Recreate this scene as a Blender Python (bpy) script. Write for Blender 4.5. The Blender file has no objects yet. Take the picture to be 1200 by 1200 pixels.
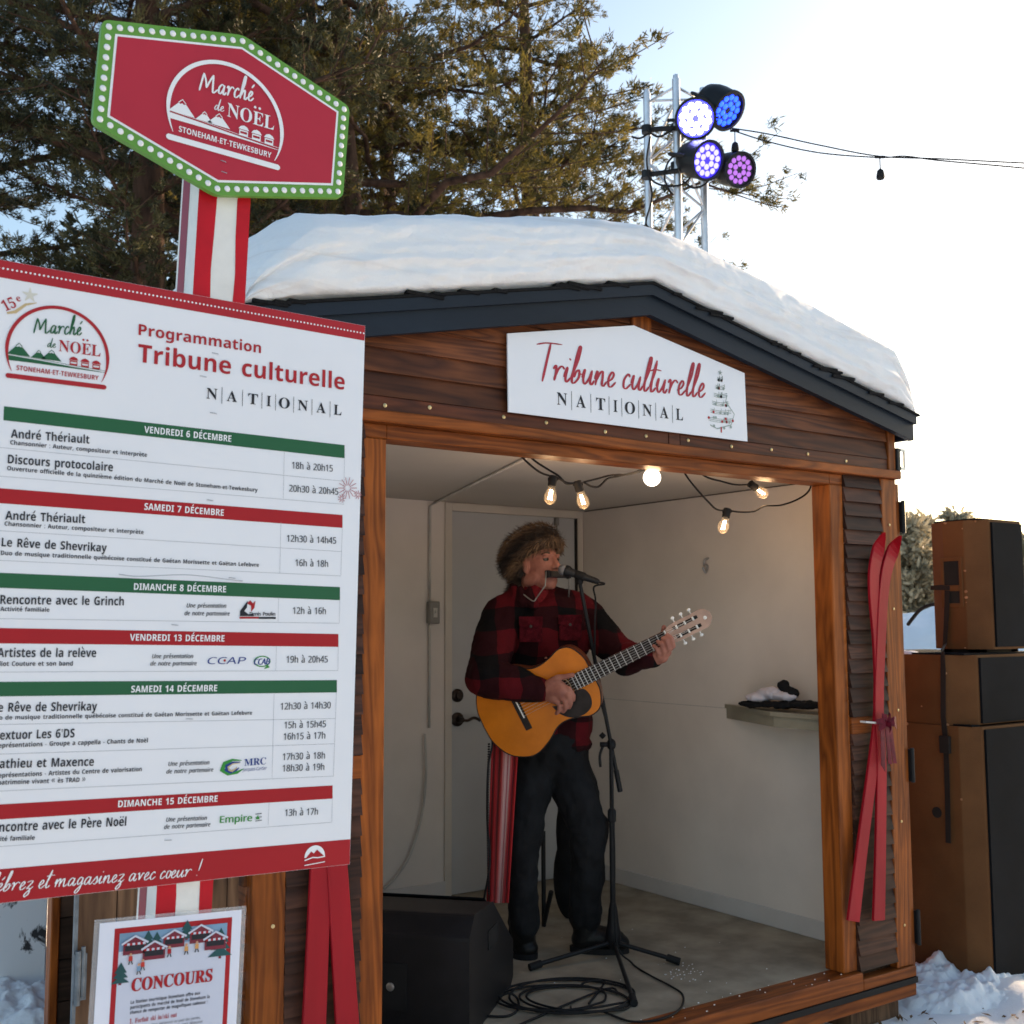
import bpy, bmesh, math, random, os
import numpy as np
from mathutils import Vector as V, Matrix, noise as mnoise
R = math.radians
sc = bpy.context.scene
COL = sc.collection
random.seed(7); rng = np.random.default_rng(7)

# ------------------------------------------------------------------ camera
CAM = (-3.9569, -3.2337, 1.4529); YAW = 0.61374; PITCH = 0.097145; ROLL = -0.003564; FOC = 1344.24
CF = V((math.sin(YAW)*math.cos(PITCH), math.cos(YAW)*math.cos(PITCH), math.sin(PITCH)))
r0 = V((math.cos(YAW), -math.sin(YAW), 0)); u0 = r0.cross(CF)
CR = r0*math.cos(ROLL)+u0*math.sin(ROLL); CU = u0*math.cos(ROLL)-r0*math.sin(ROLL)
CC = V(CAM); FH = V((CF.x, CF.y, 0)).normalized()
cd = bpy.data.cameras.new('camera'); cam = bpy.data.objects.new('camera', cd); COL.objects.link(cam)
mw = Matrix((CR, CU, -CF)).transposed().to_4x4(); mw.translation = CC
cam.matrix_world = mw
cd.sensor_width = 36; cd.lens = FOC/1200*36; cd.clip_end = 2000; cd.clip_start = .05
cd.dof.use_dof = True; cd.dof.focus_distance = 3.0; cd.dof.aperture_fstop = 9.0
sc.camera = cam
def ray(u, v): return CF + CR*((u-600)/FOC) + CU*((600-v)/FOC)
def onY(u, v, Y): d = ray(u, v); return CC + d*((Y-CC.y)/d.y)
def onX(u, v, X): d = ray(u, v); return CC + d*((X-CC.x)/d.x)
def onZ(u, v, Z): d = ray(u, v); return CC + d*((Z-CC.z)/d.z)
def PP(u, v, dist): d = ray(u, v); return CC + d*(dist/d.dot(FH))

# ------------------------------------------------------------------ light
SUN_EL = R(12); SUN_AZ = R(82)            # azimuth clockwise from +Y
SD = V((math.sin(SUN_AZ)*math.cos(SUN_EL), math.cos(SUN_AZ)*math.cos(SUN_EL), math.sin(SUN_EL)))  # towards the sun
w = bpy.data.worlds.new('World'); sc.world = w; w.use_nodes = True
nt = w.node_tree; bg = nt.nodes['Background']
sky = nt.nodes.new('ShaderNodeTexSky'); sky.sky_type = 'NISHITA'; sky.sun_disc = False
sky.sun_elevation = SUN_EL; sky.sun_rotation = SUN_AZ; sky.air_density = 1.0; sky.dust_density = 1.5; sky.ozone_density = 1.0
nt.links.new(sky.outputs[0], bg.inputs[0]); bg.inputs[1].default_value = 0.15
sl = bpy.data.lights.new('sun', 'SUN'); sl.energy = 3.0; sl.angle = R(.5); sl.color = (1, .72, .46)
so = bpy.data.objects.new('sun', sl); COL.objects.link(so)
so.rotation_euler = (-SD).to_track_quat('-Z', 'Y').to_euler(); so.location = (0, 0, 20)
sc.view_settings.view_transform = 'Standard'; sc.view_settings.look = 'None'
sc.view_settings.exposure = 1.12; sc.view_settings.gamma = 1
sc.cycles.use_denoising = True
sc.cycles.max_bounces = 8

# ------------------------------------------------------------------ helpers
ORG = {}
def tag(o, label=None, cat=None, group=None, kind=None):
    if label: o['label'] = label
    if cat: o['category'] = cat
    if group: o['group'] = group
    if kind: o['kind'] = kind
    return o
def thing(name, loc, label, cat, group=None):
    o = bpy.data.objects.new(name, None); COL.objects.link(o); o.location = V(loc); o.empty_display_size = .1
    ORG[o] = V(loc)
    return tag(o, label, cat, group)
def frame(d, up=V((0, 0, 1))):
    d = V(d).normalized()
    if abs(d.dot(up)) > .98: up = V((0, 1, 0)) if abs(d.y) < .9 else V((1, 0, 0))
    a = d.cross(up).normalized(); b = a.cross(d).normalized()
    return a, b, d
class MB:
    def __init__(s): s.v = []; s.f = []; s.m = []; s.t = []
    def add(s, vs, fs, m=0, tone=.5):
        n = len(s.v); s.v.extend(tuple(p) for p in vs)
        for f in fs: s.f.append(tuple(i+n for i in f)); s.m.append(m); s.t.append(tone)
    def box(s, x0, x1, y0, y1, z0, z1, m=0, tone=.5):
        vs = [(x, y, z) for x in (x0, x1) for y in (y0, y1) for z in (z0, z1)]
        s.add(vs, [(0,1,3,2),(4,6,7,5),(0,4,5,1),(2,3,7,6),(0,2,6,4),(1,5,7,3)], m, tone); return s
    def obox(s, c, ax, h, m=0, tone=.5):
        c = V(c); a, b, d = [V(q) for q in ax]
        vs = [c+a*(i*h[0])+b*(j*h[1])+d*(k*h[2]) for i in (-1,1) for j in (-1,1) for k in (-1,1)]
        s.add(vs, [(0,1,3,2),(4,6,7,5),(0,4,5,1),(2,3,7,6),(0,2,6,4),(1,5,7,3)], m, tone); return s
    def prism(s, pts, off, m=0, mside=None, tone=.5):
        pts = [V(p) for p in pts]; off = V(off); n = len(pts)
        s.add(pts+[p+off for p in pts], [tuple(range(n)), tuple(range(2*n-1, n-1, -1))], m, tone)
        s.add(pts+[p+off for p in pts], [(i, i+n, (i+1)%n+n, (i+1)%n) for i in range(n)], m if mside is None else mside, tone); return s
    def poly(s, pts, m=0, tone=.5): s.add(pts, [tuple(range(len(pts)))], m, tone); return s
    def tube(s, pts, r, seg=8, m=0, caps=True, tone=.5):
        pts = [V(p) for p in pts]; n = len(pts)
        rs = r if isinstance(r, (list, tuple)) else [r]*n
        vs = []; up = None
        for i, p in enumerate(pts):
            d = (pts[min(i+1, n-1)]-pts[max(i-1, 0)])
            if d.length < 1e-9: d = V((0, 0, 1))
            d.normalize()
            if up is None: a, b, _ = frame(d)
            else:
                a = up - d*up.dot(d)
                a = frame(d)[0] if a.length < 1e-6 else a.normalized()
                b = a.cross(d)
            up = a
            for k in range(seg):
                t = 2*math.pi*k/seg; vs.append(p+(a*math.cos(t)+b*math.sin(t))*rs[i])
        fs = [(i*seg+k, i*seg+(k+1)%seg, (i+1)*seg+(k+1)%seg, (i+1)*seg+k) for i in range(n-1) for k in range(seg)]
        if caps: fs += [tuple(range(seg-1, -1, -1)), tuple(range((n-1)*seg, n*seg))]
        s.add(vs, fs, m, tone); return s
    def lathe(s, c, axis, prof, seg=24, m=0, tone=.5):
        c = V(c); a, b, d = frame(axis)
        return s._rings(c, a, b, d, prof, seg, m, tone)
    def _rings(s, c, a, b, d, prof, seg, m, tone):
        vs = []; n = len(prof)
        for r, h in prof:
            for k in range(seg):
                t = 2*math.pi*k/seg; vs.append(c+d*h+(a*math.cos(t)+b*math.sin(t))*max(r, 1e-5))
        fs = [(i*seg+k, i*seg+(k+1)%seg, (i+1)*seg+(k+1)%seg, (i+1)*seg+k) for i in range(n-1) for k in range(seg)]
        fs += [tuple(range(seg-1, -1, -1)), tuple(range((n-1)*seg, n*seg))]
        s.add(vs, fs, m, tone); return s
    def ell(s, c, rad, ax=((1,0,0),(0,1,0),(0,0,1)), seg=16, rings=10, m=0, tone=.5):
        c = V(c); A = [V(q).normalized() for q in ax]; vs = []
        for i in range(rings+1):
            ph = math.pi*i/rings; z = math.cos(ph); q = max(math.sin(ph), 1e-4)
            for k in range(seg):
                t = 2*math.pi*k/seg
                vs.append(c+A[0]*(rad[0]*q*math.cos(t))+A[1]*(rad[1]*q*math.sin(t))+A[2]*(rad[2]*z))
        fs = [(i*seg+k, (i+1)*seg+k, (i+1)*seg+(k+1)%seg, i*seg+(k+1)%seg) for i in range(rings) for k in range(seg)]
        s.add(vs, fs, m, tone); return s
    def cap(s, p, q, r1, r2, m=0):       # tapered capsule
        p = V(p); q = V(q); n = 5; a = []
        d = (q-p); L = d.length; d = d.normalized() if L > 1e-6 else V((0,0,1))
        pts = []; rs = []
        for i in range(n+1):
            t = math.pi/2*(1-i/n); pts.append(p-d*(r1*math.sin(t))); rs.append(max(r1*math.cos(t), 1e-4))
        for i in range(n+1):
            t = math.pi/2*i/n; pts.append(q+d*(r2*math.sin(t))); rs.append(max(r2*math.cos(t), 1e-4))
        a, b, _ = frame(d); seg = 14; vs = []
        for c, r in zip(pts, rs):
            for k in range(seg):
                t = 2*math.pi*k/seg; vs.append(c+(a*math.cos(t)+b*math.sin(t))*r)
        N = len(pts)
        fs = [(i*seg+k, i*seg+(k+1)%seg, (i+1)*seg+(k+1)%seg, (i+1)*seg+k) for i in range(N-1) for k in range(seg)]
        fs += [tuple(range(seg-1, -1, -1)), tuple(range((N-1)*seg, N*seg))]
        s.add(vs, fs, m); return s
    def chain(s, pts, rs, m=0):
        for i in range(len(pts)-1): s.cap(pts[i], pts[i+1], rs[i], rs[i+1], m)
        return s
    def mesh(s, name, org, bevel=0, smooth=False, bseg=1, fixn=True):
        me = bpy.data.meshes.new(name)
        me.from_pydata([(p[0]-org.x, p[1]-org.y, p[2]-org.z) for p in s.v], [], s.f)
        me.polygons.foreach_set('material_index', s.m)
        at = me.attributes.new('tone', 'FLOAT', 'FACE'); at.data.foreach_set('value', s.t)
        if bevel or fixn:
            bm = bmesh.new(); bm.from_mesh(me)
            if fixn: bmesh.ops.recalc_face_normals(bm, faces=bm.faces)
            if bevel:
                bmesh.ops.bevel(bm, geom=[e for e in bm.edges if len(e.link_faces) == 2 and e.calc_face_angle(0) > R(30)], offset=bevel, segments=bseg, affect='EDGES', profile=.6, clamp_overlap=True)
            bm.to_mesh(me); bm.free()
        if smooth: me.polygons.foreach_set('use_smooth', [True]*len(me.polygons))
        me.update(); return me
    def build(s, name, mats, parent=None, base=None, bevel=0, smooth=False, bseg=1, fixn=True):
        org = ORG[parent] if parent is not None else V(base if base is not None else (0, 0, 0))
        me = s.mesh(name, org, bevel, smooth, bseg, fixn)
        return link(name, me, mats, parent, org)
def link(name, me, mats, parent, org):
    for m_ in (mats if isinstance(mats, (list, tuple)) else [mats]): me.materials.append(m_)
    o = bpy.data.objects.new(name, me); COL.objects.link(o)
    if parent is not None: o.parent = parent
    else: o.location = org
    ORG[o] = V(org)
    return o
def smooth_angle(o, ang=40):
    me = o.data; bm = bmesh.new(); bm.from_mesh(me)
    for f in bm.faces: f.smooth = True
    for e in bm.edges: e.smooth = not (len(e.link_faces) == 2 and e.calc_face_angle(0) > R(ang))
    bm.to_mesh(me); bm.free(); return o
def fuse(mb, name, voxel, mats, parent=None, base=None, it=4, post=None):
    """one continuous skin round all the shapes in mb"""
    org = ORG[parent] if parent is not None else V(base)
    me = mb.mesh('tmp', V((0, 0, 0)))
    o = bpy.data.objects.new('tmp', me); COL.objects.link(o)
    md = o.modifiers.new('r', 'REMESH'); md.mode = 'VOXEL'; md.voxel_size = voxel
    if it: ms = o.modifiers.new('s', 'SMOOTH'); ms.factor = .5; ms.iterations = it
    dg = bpy.context.evaluated_depsgraph_get(); dg.update()
    m2 = bpy.data.meshes.new_from_object(o.evaluated_get(dg), depsgraph=dg)
    bpy.data.objects.remove(o); m2.name = name
    n = len(m2.vertices); co = np.zeros(n*3); m2.vertices.foreach_get('co', co); co = co.reshape(-1, 3)
    no = np.zeros(n*3); m2.vertices.foreach_get('normal', no); no = no.reshape(-1, 3)
    if post is not None: co = post(co, no)
    co = co-np.array(org); m2.vertices.foreach_set('co', co.ravel())
    m2.polygons.foreach_set('use_smooth', [True]*len(m2.polygons)); m2.materials.clear(); m2.update()
    return link(name, m2, mats, parent, org)
def cr(pts, n=8):
    """Catmull-Rom through 2D/3D points"""
    P = [V(tuple(p)+((0,) if len(p) == 2 else ())) for p in pts]
    if len(P) < 3: return [P[0].lerp(P[-1], i/n) for i in range(n+1)]
    Q = [P[0]*2-P[1]]+P+[P[-1]*2-P[-2]]; out = []
    for i in range(1, len(Q)-2):
        a, b, c, d = Q[i-1:i+3]
        for k in range(n):
            t = k/n; out.append(.5*((2*b)+(c-a)*t+(2*a-5*b+4*c-d)*t*t+(3*b-a-3*c+d)*t**3))
    return out+[P[-1]]

def pieces(mb):
    """split a builder into one builder per separate piece"""
    par = list(range(len(mb.v)))
    def find(i):
        while par[i] != i: par[i] = par[par[i]]; i = par[i]
        return i
    for f in mb.f:
        r_ = find(f[0])
        for i in f[1:]: par[find(i)] = r_
    grp = {}
    for k, f in enumerate(mb.f): grp.setdefault(find(f[0]), []).append(k)
    out = []
    for ks in grp.values():
        n = MB(); idx = {}
        for k in ks:
            g = []
            for i in mb.f[k]:
                if i not in idx: idx[i] = len(n.v); n.v.append(mb.v[i])
                g.append(idx[i])
            n.f.append(tuple(g)); n.m.append(mb.m[k]); n.t.append(mb.t[k])
        out.append(n)
    return out
def each(mb, name, mats, parent, **kw):
    return [p.build(name, mats, parent, **kw) for p in pieces(mb)]

# ------------------------------------------------------------------ materials
def L(h):                                   # sRGB triple 0-255 -> linear
    return tuple(((c/255)/12.92 if c/255 <= .04045 else ((c/255+.055)/1.055)**2.4) for c in h)
def nodes(name):
    m = bpy.data.materials.new(name); m.use_nodes = True; n = m.node_tree
    return m, n, n.nodes['Principled BSDF']
def N(n, t, **kw):
    x = n.nodes.new('ShaderNode'+t)
    for k, v in kw.items(): setattr(x, k, v)
    return x
def coords(n, scale=(1, 1, 1), rot=(0, 0, 0)):
    tc = N(n, 'TexCoord'); mp = N(n, 'Mapping'); mp.inputs['Scale'].default_value = scale; mp.inputs['Rotation'].default_value = rot
    n.links.new(tc.outputs['Object'], mp.inputs[0]); return mp.outputs[0]
def ramp(n, fac, stops):
    r = N(n, 'ValToRGB'); n.links.new(fac, r.inputs[0]); e = r.color_ramp.elements
    while len(e) < len(stops): e.new(.5)
    for x, (p, c) in zip(e, stops): x.position = p; x.color = (*c, 1)
    return r.outputs[0]
def noise(n, vec, scale, detail=4, rough=.55, dist=0):
    x = N(n, 'TexNoise'); n.links.new(vec, x.inputs['Vector']); x.inputs['Scale'].default_value = scale
    x.inputs['Detail'].default_value = detail; x.inputs['Roughness'].default_value = rough; x.inputs['Distortion'].default_value = dist
    return x.outputs['Fac']
def bump(n, b, h, strength, dist=.01):
    x = N(n, 'Bump'); x.inputs['Strength'].default_value = strength; x.inputs['Distance'].default_value = dist
    n.links.new(h, x.inputs['Height']); n.links.new(x.outputs[0], b.inputs['Normal'])
def mul(c, k): return tuple(min(1, x*k) for x in c)
def mat(name, c, rough=.6, metal=0, var=.15, vs=6, bmp=0, bs=40, stretch=(1, 1, 1), spec=.22, c2=None, lo=.35, hi=.65, detail=5):
    m, n, b = nodes(name); vec = coords(n, stretch)
    f = noise(n, vec, vs, detail)
    col = ramp(n, f, [(lo, mul(c, 1-var)), (hi, c2 if c2 else mul(c, 1+var))])
    n.links.new(col, b.inputs['Base Color']); b.inputs['Roughness'].default_value = rough; b.inputs['Metallic'].default_value = metal
    b.inputs['Specular IOR Level'].default_value = spec
    if bmp: bump(n, b, noise(n, vec, bs, 4), bmp)
    return m
def emit(name, c, s):
    m, n, b = nodes(name); b.inputs['Base Color'].default_value = (*mul(c, .3), 1)
    b.inputs['Emission Color'].default_value = (*c, 1); b.inputs['Emission Strength'].default_value = s; return m
def wood(name, light, dark, axis='z', rough=.45, scale=1, tone=.5, coat=.15, knots=True):
    """stained planks: growth rings seen along the board, knots, pores; 'tone' attribute shifts each board"""
    m, n, b = nodes(name)
    k = {'x': (.09, 1, 1), 'y': (1, .09, 1), 'z': (1, 1, .09)}[axis]
    vec = coords(n, tuple(q*scale for q in k))
    at = N(n, 'Attribute', attribute_name='tone')
    sh = N(n, 'VectorMath', operation='ADD'); n.links.new(vec, sh.inputs[0])
    cmb = N(n, 'CombineXYZ')
    mm = N(n, 'Math', operation='MULTIPLY'); n.links.new(at.outputs['Fac'], mm.inputs[0]); mm.inputs[1].default_value = 17.3
    for i in range(3): n.links.new(mm.outputs[0], cmb.inputs[i])
    n.links.new(cmb.outputs[0], sh.inputs[1]); vec = sh.outputs[0]
    base = noise(n, vec, 7, 3, .5, .6)
    r1 = N(n, 'Math', operation='MULTIPLY'); n.links.new(base, r1.inputs[0]); r1.inputs[1].default_value = 11
    r2 = N(n, 'Math', operation='FRACT'); n.links.new(r1.outputs[0], r2.inputs[0])
    r3 = N(n, 'Math', operation='PINGPONG'); n.links.new(r1.outputs[0], r3.inputs[0]); r3.inputs[1].default_value = .5
    fine = noise(n, vec, 60, 4, .6)
    mx = N(n, 'Math', operation='MULTIPLY_ADD'); n.links.new(r3.outputs[0], mx.inputs[0]); mx.inputs[1].default_value = .9
    fa = N(n, 'Math', operation='MULTIPLY'); n.links.new(fine, fa.inputs[0]); fa.inputs[1].default_value = .55
    n.links.new(fa.outputs[0], mx.inputs[2])
    big = noise(n, coords(n, (1, 1, 1)), 3.1, 3)
    mid = tuple((a+c)/2 for a, c in zip(light, dark))
    col = ramp(n, mx.outputs[0], [(.12, dark), (.45, mid), (.75, light)])
    hv = N(n, 'HueSaturation'); n.links.new(col, hv.inputs['Color'])
    va = N(n, 'MapRange'); n.links.new(at.outputs['Fac'], va.inputs[0]); va.inputs[3].default_value = .55; va.inputs[4].default_value = 1.45
    vb = N(n, 'MapRange'); n.links.new(big, vb.inputs[0]); vb.inputs[1].default_value = .3; vb.inputs[2].default_value = .7; vb.inputs[3].default_value = .78; vb.inputs[4].default_value = 1.2
    vm = N(n, 'Math', operation='MULTIPLY'); n.links.new(va.outputs[0], vm.inputs[0]); n.links.new(vb.outputs[0], vm.inputs[1])
    n.links.new(vm.outputs[0], hv.inputs['Value']); n.links.new(hv.outputs[0], b.inputs['Base Color'])
    b.inputs['Roughness'].default_value = rough; b.inputs['Specular IOR Level'].default_value = .16; b.inputs['Coat Weight'].default_value = coat; b.inputs['Coat Roughness'].default_value = .35
    bump(n, b, mx.outputs[0], .25, .003)
    return m
M = {}
M['trim'] = wood('stained_trim', (.31, .084, .014), (.10, .024, .005), 'z', coat=0)
M['trimx'] = wood('stained_beam', (.27, .072, .013), (.085, .020, .005), 'x', coat=0)
M['trimy'] = wood('stained_beam_side', (.27, .072, .013), (.085, .020, .005), 'y', coat=0)
M['headx'] = wood('stained_header', (.15, .042, .018), (.05, .015, .010), 'x', coat=.05)
M['sidex'] = wood('dark_siding', (.075, .031, .019), (.022, .011, .009), 'x', rough=.6, coat=.05)
M['gablex'] = wood('gable_siding', (.17, .055, .02), (.04, .014, .009), 'x', rough=.55, coat=.08)
M['plank'] = wood('weathered_plank', (.2, .11, .06), (.06, .03, .018), 'z', rough=.7, coat=0)
M['darkplank'] = wood('dark_plank', (.08, .045, .03), (.03, .018, .012), 'x', rough=.7, coat=0)
M['navy'] = mat('navy_fascia_paint', (.008, .014, .024), .5, var=.25, vs=5, bmp=.1, bs=60, stretch=(.2, 1, 1))
M['shingle'] = mat('black_shingle', (.008, .008, .009), .95, var=.4, vs=60, bmp=.6, bs=200)
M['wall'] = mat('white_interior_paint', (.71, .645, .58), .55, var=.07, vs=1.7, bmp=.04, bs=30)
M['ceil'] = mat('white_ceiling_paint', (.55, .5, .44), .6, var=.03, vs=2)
M['door'] = mat('grey_white_door_paint', (.5, .5, .49), .45, var=.03, vs=3)
M['doortrim'] = mat('cream_door_trim', (.62, .56, .48), .5, var=.03)
M['base'] = mat('white_baseboard', (.58, .55, .52), .5, var=.04)
M['floor'] = mat('worn_grey_floor_paint', (.30, .265, .20), .6, var=.28, vs=5, bmp=.08, bs=30, detail=8)
M['gapdark'] = mat('dark_gap', (.02, .018, .016), .9)
M['rubber'] = mat('black_rubber', (.012, .012, .013), .7)
M['blackmetal'] = mat('black_metal', (.012, .013, .015), .42, 0, var=.2)
M['bronze'] = mat('dark_bronze', (.05, .04, .035), .35, .8)
M['steel'] = mat('steel', (.42, .43, .45), .35, .9, var=.1)
M['alu'] = mat('aluminium_tube', (.62, .64, .68), .38, .75, var=.1, vs=12)
M['greybox'] = mat('grey_metal_box', (.24, .23, .21), .45, .3)
M['cablewhite'] = mat('off_white_cable', (.5, .48, .44), .5)
M['brass'] = mat('brass_screw', (.55, .42, .22), .35, .8)
M['pvc'] = mat('white_sign_plastic', (.79, .79, .82), .4, var=.015, vs=2)
M['red'] = mat('printed_red', L((168, 38, 46)), .45, var=.03)
M['red2'] = mat('printed_brick_red', L((163, 28, 36)), .45, var=.03)
M['hexred'] = mat('sign_red', L((178, 46, 62)), .4, var=.03)
M['hexgreen'] = mat('sign_green', L((100, 150, 66)), .4, var=.04)
M['white'] = mat('printed_white', (.82, .82, .83), .45, var=.01)
M['green'] = mat('printed_green', L((40, 94, 62)), .45, var=.03)
M['ink'] = mat('printed_black', (.018, .019, .026), .5, var=.02)
M['ink2'] = mat('printed_grey', (.07, .075, .085), .5, var=.02)
M['line'] = mat('printed_hairline', (.42, .43, .46), .5, var=.02)
M['blue'] = mat('printed_blue', L((36, 60, 130)), .45, var=.02)
M['lgreen'] = mat('printed_leaf_green', L((58, 140, 60)), .45, var=.02)
M['tan'] = mat('printed_tan', L((196, 172, 130)), .45, var=.02)
M['postred'] = mat('post_red_paint', L((186, 18, 34)), .4, var=.12, vs=9, bmp=.1)
M['postwhite'] = mat('post_white_paint', (.74, .72, .68), .45, var=.07, vs=14, bmp=.1)
M['postdark'] = mat('post_side_red', L((140, 24, 48)), .4, var=.1)  # darker red than the front stripes, left face only
M['skired'] = mat('red_ski_lacquer', (.33, .006, .014), .4, var=.18, vs=5, bmp=.05, stretch=(1, 1, .2))
M['ribbon'] = mat('burgundy_ribbon', (.12, .006, .018), .5, var=.3, vs=30)
M['cord'] = mat('white_cord', (.6, .58, .55), .7)
def snow_mat(name, layers=False):
    m, n, b = nodes(name); vec = coords(n)
    f = noise(n, vec, 3, 6)
    if layers:
        v2 = coords(n, (.25, .25, 9)); g = noise(n, v2, 1.6, 5, .6, .4)
        col = ramp(n, g, [(.3, (.74, .71, .70)), (.45, (.88, .88, .89)), (.7, (.92, .93, .95))])
    else: col = ramp(n, f, [(.3, (.84, .85, .87)), (.7, (.92, .93, .95))])
    n.links.new(col, b.inputs['Base Color']); b.inputs['Roughness'].default_value = .75
    b.inputs['Subsurface Weight'].default_value = .25; b.inputs['Subsurface Radius'].default_value = (.03, .035, .04); b.inputs['Subsurface Scale'].default_value = .6
    a1 = noise(n, vec, 34, 10, .78)
    bump(n, b, a1, .55, .022); return m
M['snow'] = snow_mat('snow'); M['roofsnow'] = snow_mat('layered_roof_snow', True)
M['spkside'] = mat('worn_brown_cabinet_paint', (.13, .057, .022), .65, spec=.1, var=.16, vs=3, bmp=.15, bs=120)
M['spkchip'] = mat('bare_chipped_wood', (.4, .2, .1), .7, var=.3, vs=60)
M['grille'] = mat('black_speaker_grille', (.006, .007, .009), .85, spec=.12, var=.25, vs=4, bmp=.4, bs=600)
M['blackplastic'] = mat('black_plastic', (.010, .010, .012), .45, var=.2, vs=8, bmp=.1, bs=300)
M['strap'] = mat('black_strap', (.02, .016, .014), .8)
# chalet measures (metres)
XL, H, P_, C_, Q_, D_ = -2.1738, 2.05, .0851, .4381, .1044, .1015
XR, BY, CZ, HD = .3399, 2.1281, 2.1242, 2.0753
OV, ZA, ZE, EV, FT = .0727, 2.7302, 2.3922, .0652, .1177
XM = XL/2; XW = C_+EV-XM; SL = (ZA-ZE)/XW; GZ = -.25
LX0, LX1 = XL-C_, XL-C_+Q_       # left corner board
# ------------------------------------------------------------------ ground
def ss(a, b, x): t = min(1, max(0, (x-a)/(b-a))); return t*t*(3-2*t)
def gz(x, y):
    z = GZ+.02*mnoise.noise(V((x*1.1, y*1.1, 0)))+.012*mnoise.noise(V((x*4, y*4, 3)))+.006*mnoise.noise(V((x*12, y*12, 5)))
    z += .10*ss(.5, .95, x)*ss(-.75, .0, y)*ss(2.2, .9, x)*(.7+.8*mnoise.noise(V((x*3, y*3, 9))))
    d = math.hypot(x, y)
    z += .5*ss(25, 120, d)*(1+mnoise.noise(V((x*.03, y*.03, 1))))
    return z
def ground():
    n = 230; t = np.linspace(-1, 1, n); xs = np.sinh(t*7.2)/math.sinh(7.2)*700
    vs = [(x, y, gz(x, y)) for x in xs for y in xs]
    fs = [(i*n+j, (i+1)*n+j, (i+1)*n+j+1, i*n+j+1) for i in range(n-1) for j in range(n-1)]
    mb = MB(); mb.add(vs, fs); o = mb.build('snowy_ground', M['snow'], None, (0, 0, 0), smooth=True); tag(o, kind='structure')
ground()
def mound(name, cx, cy, rx, ry, h, n=60, rough=.3, seed=0, yaw=0, z0=GZ-.03, label=None, fr=5):
    vs = []; c, s = math.cos(yaw), math.sin(yaw)
    for i in range(n+1):
        for j in range(n+1):
            a, b = i/n*2-1, j/n*2-1; r = math.hypot(a, b)
            k = max(0, 1-r*r); nz = mnoise.noise(V((a*fr*rx, b*fr*ry, seed)))*.6+mnoise.noise(V((a*fr*3*rx, b*fr*3*ry, seed+4)))*.3+mnoise.noise(V((a*fr*9*rx, b*fr*9*ry, seed+8)))*.12
            z = z0+h*(k**.7)*(1+rough*nz*1.5) if k > 0 else z0
            x, y = a*rx, b*ry; vs.append((cx+x*c-y*s, cy+x*s+y*c, z))
    m = n+1; fs = [(i*m+j, (i+1)*m+j, (i+1)*m+j+1, i*m+j+1) for i in range(n) for j in range(n)]
    mb = MB(); mb.add(vs, fs); o = mb.build(name, M['snow'], None, (cx, cy, z0), smooth=True); return tag(o, kind='structure')
pl_ = CC+FH*5.35+CR*((-20-600)/FOC*5.35)
mound('snowy_terrain', pl_.x, pl_.y, .62, .5, .66, 110, .16, 3, fr=6)
pl_ = CC+FH*4.75+CR*((40-600)/FOC*4.75)
mound('snowy_terrain', pl_.x, pl_.y, .48, .36, .30, 100, .2, 21, fr=7)
mound('snowy_terrain', .92, .12, .5, .44, .14, 120, .5, 11, fr=7)
mound('snowy_terrain', 1.15, -.40, .4, .22, .07, 60, .5, 14, fr=6)
pfar = CC+FH*24+CR*((1080-600)/FOC*24)
mound('snowy_terrain', pfar.x+2.2, pfar.y-1.5, 7, 3.5, 2.35, 60, .15, 5, yaw=-.6, fr=.5)
# bits of bark and dead leaves on the snow under the sill
mb = MB()
for i in range(160):
    x = random.gauss(-.05, .5); y = random.uniform(-.45, .0); z = gz(x, y)+.012; a = random.random()*6.3; l = random.uniform(.01, .035); wv = random.uniform(.004, .012)
    d = V((math.cos(a), math.sin(a), random.uniform(-.3, .3)))*l; e = V((-math.sin(a), math.cos(a), random.uniform(-.3, .3)))*wv
    p = V((x, y, z)); mb.add([p-d, p-e, p+d, p+e+V((0, 0, .004))], [(0, 1, 2, 3)], 0, random.random())
o = mb.build('leaf_litter', mat('brown_leaf_litter', (.12, .06, .025), .8, var=.5, vs=20), None, (-.1, -.3, GZ), fixn=False); tag(o, kind='stuff')
# crumbs of trodden snow on the stage floor
mb = MB()
for i in range(80):
    k = random.random()
    if k < .45: c = onZ(795+random.gauss(0, 16), 1140+random.gauss(0, 5), 0)
    elif k < .7: t = random.random(); c = V((random.uniform(-1.2, .05), random.uniform(-.02, .1), 0))
    else: c = V((random.uniform(-1.3, .2), random.uniform(.15, 1.2), 0))
    r = random.uniform(.001, .0035); mb.ell((c.x, c.y, .002), (r*1.4, r, r*.7), seg=6, rings=4)
o = mb.build('snow_crumbs', M['snow'], None, (-.4, .4, 0), smooth=True); tag(o, kind='stuff')

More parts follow.
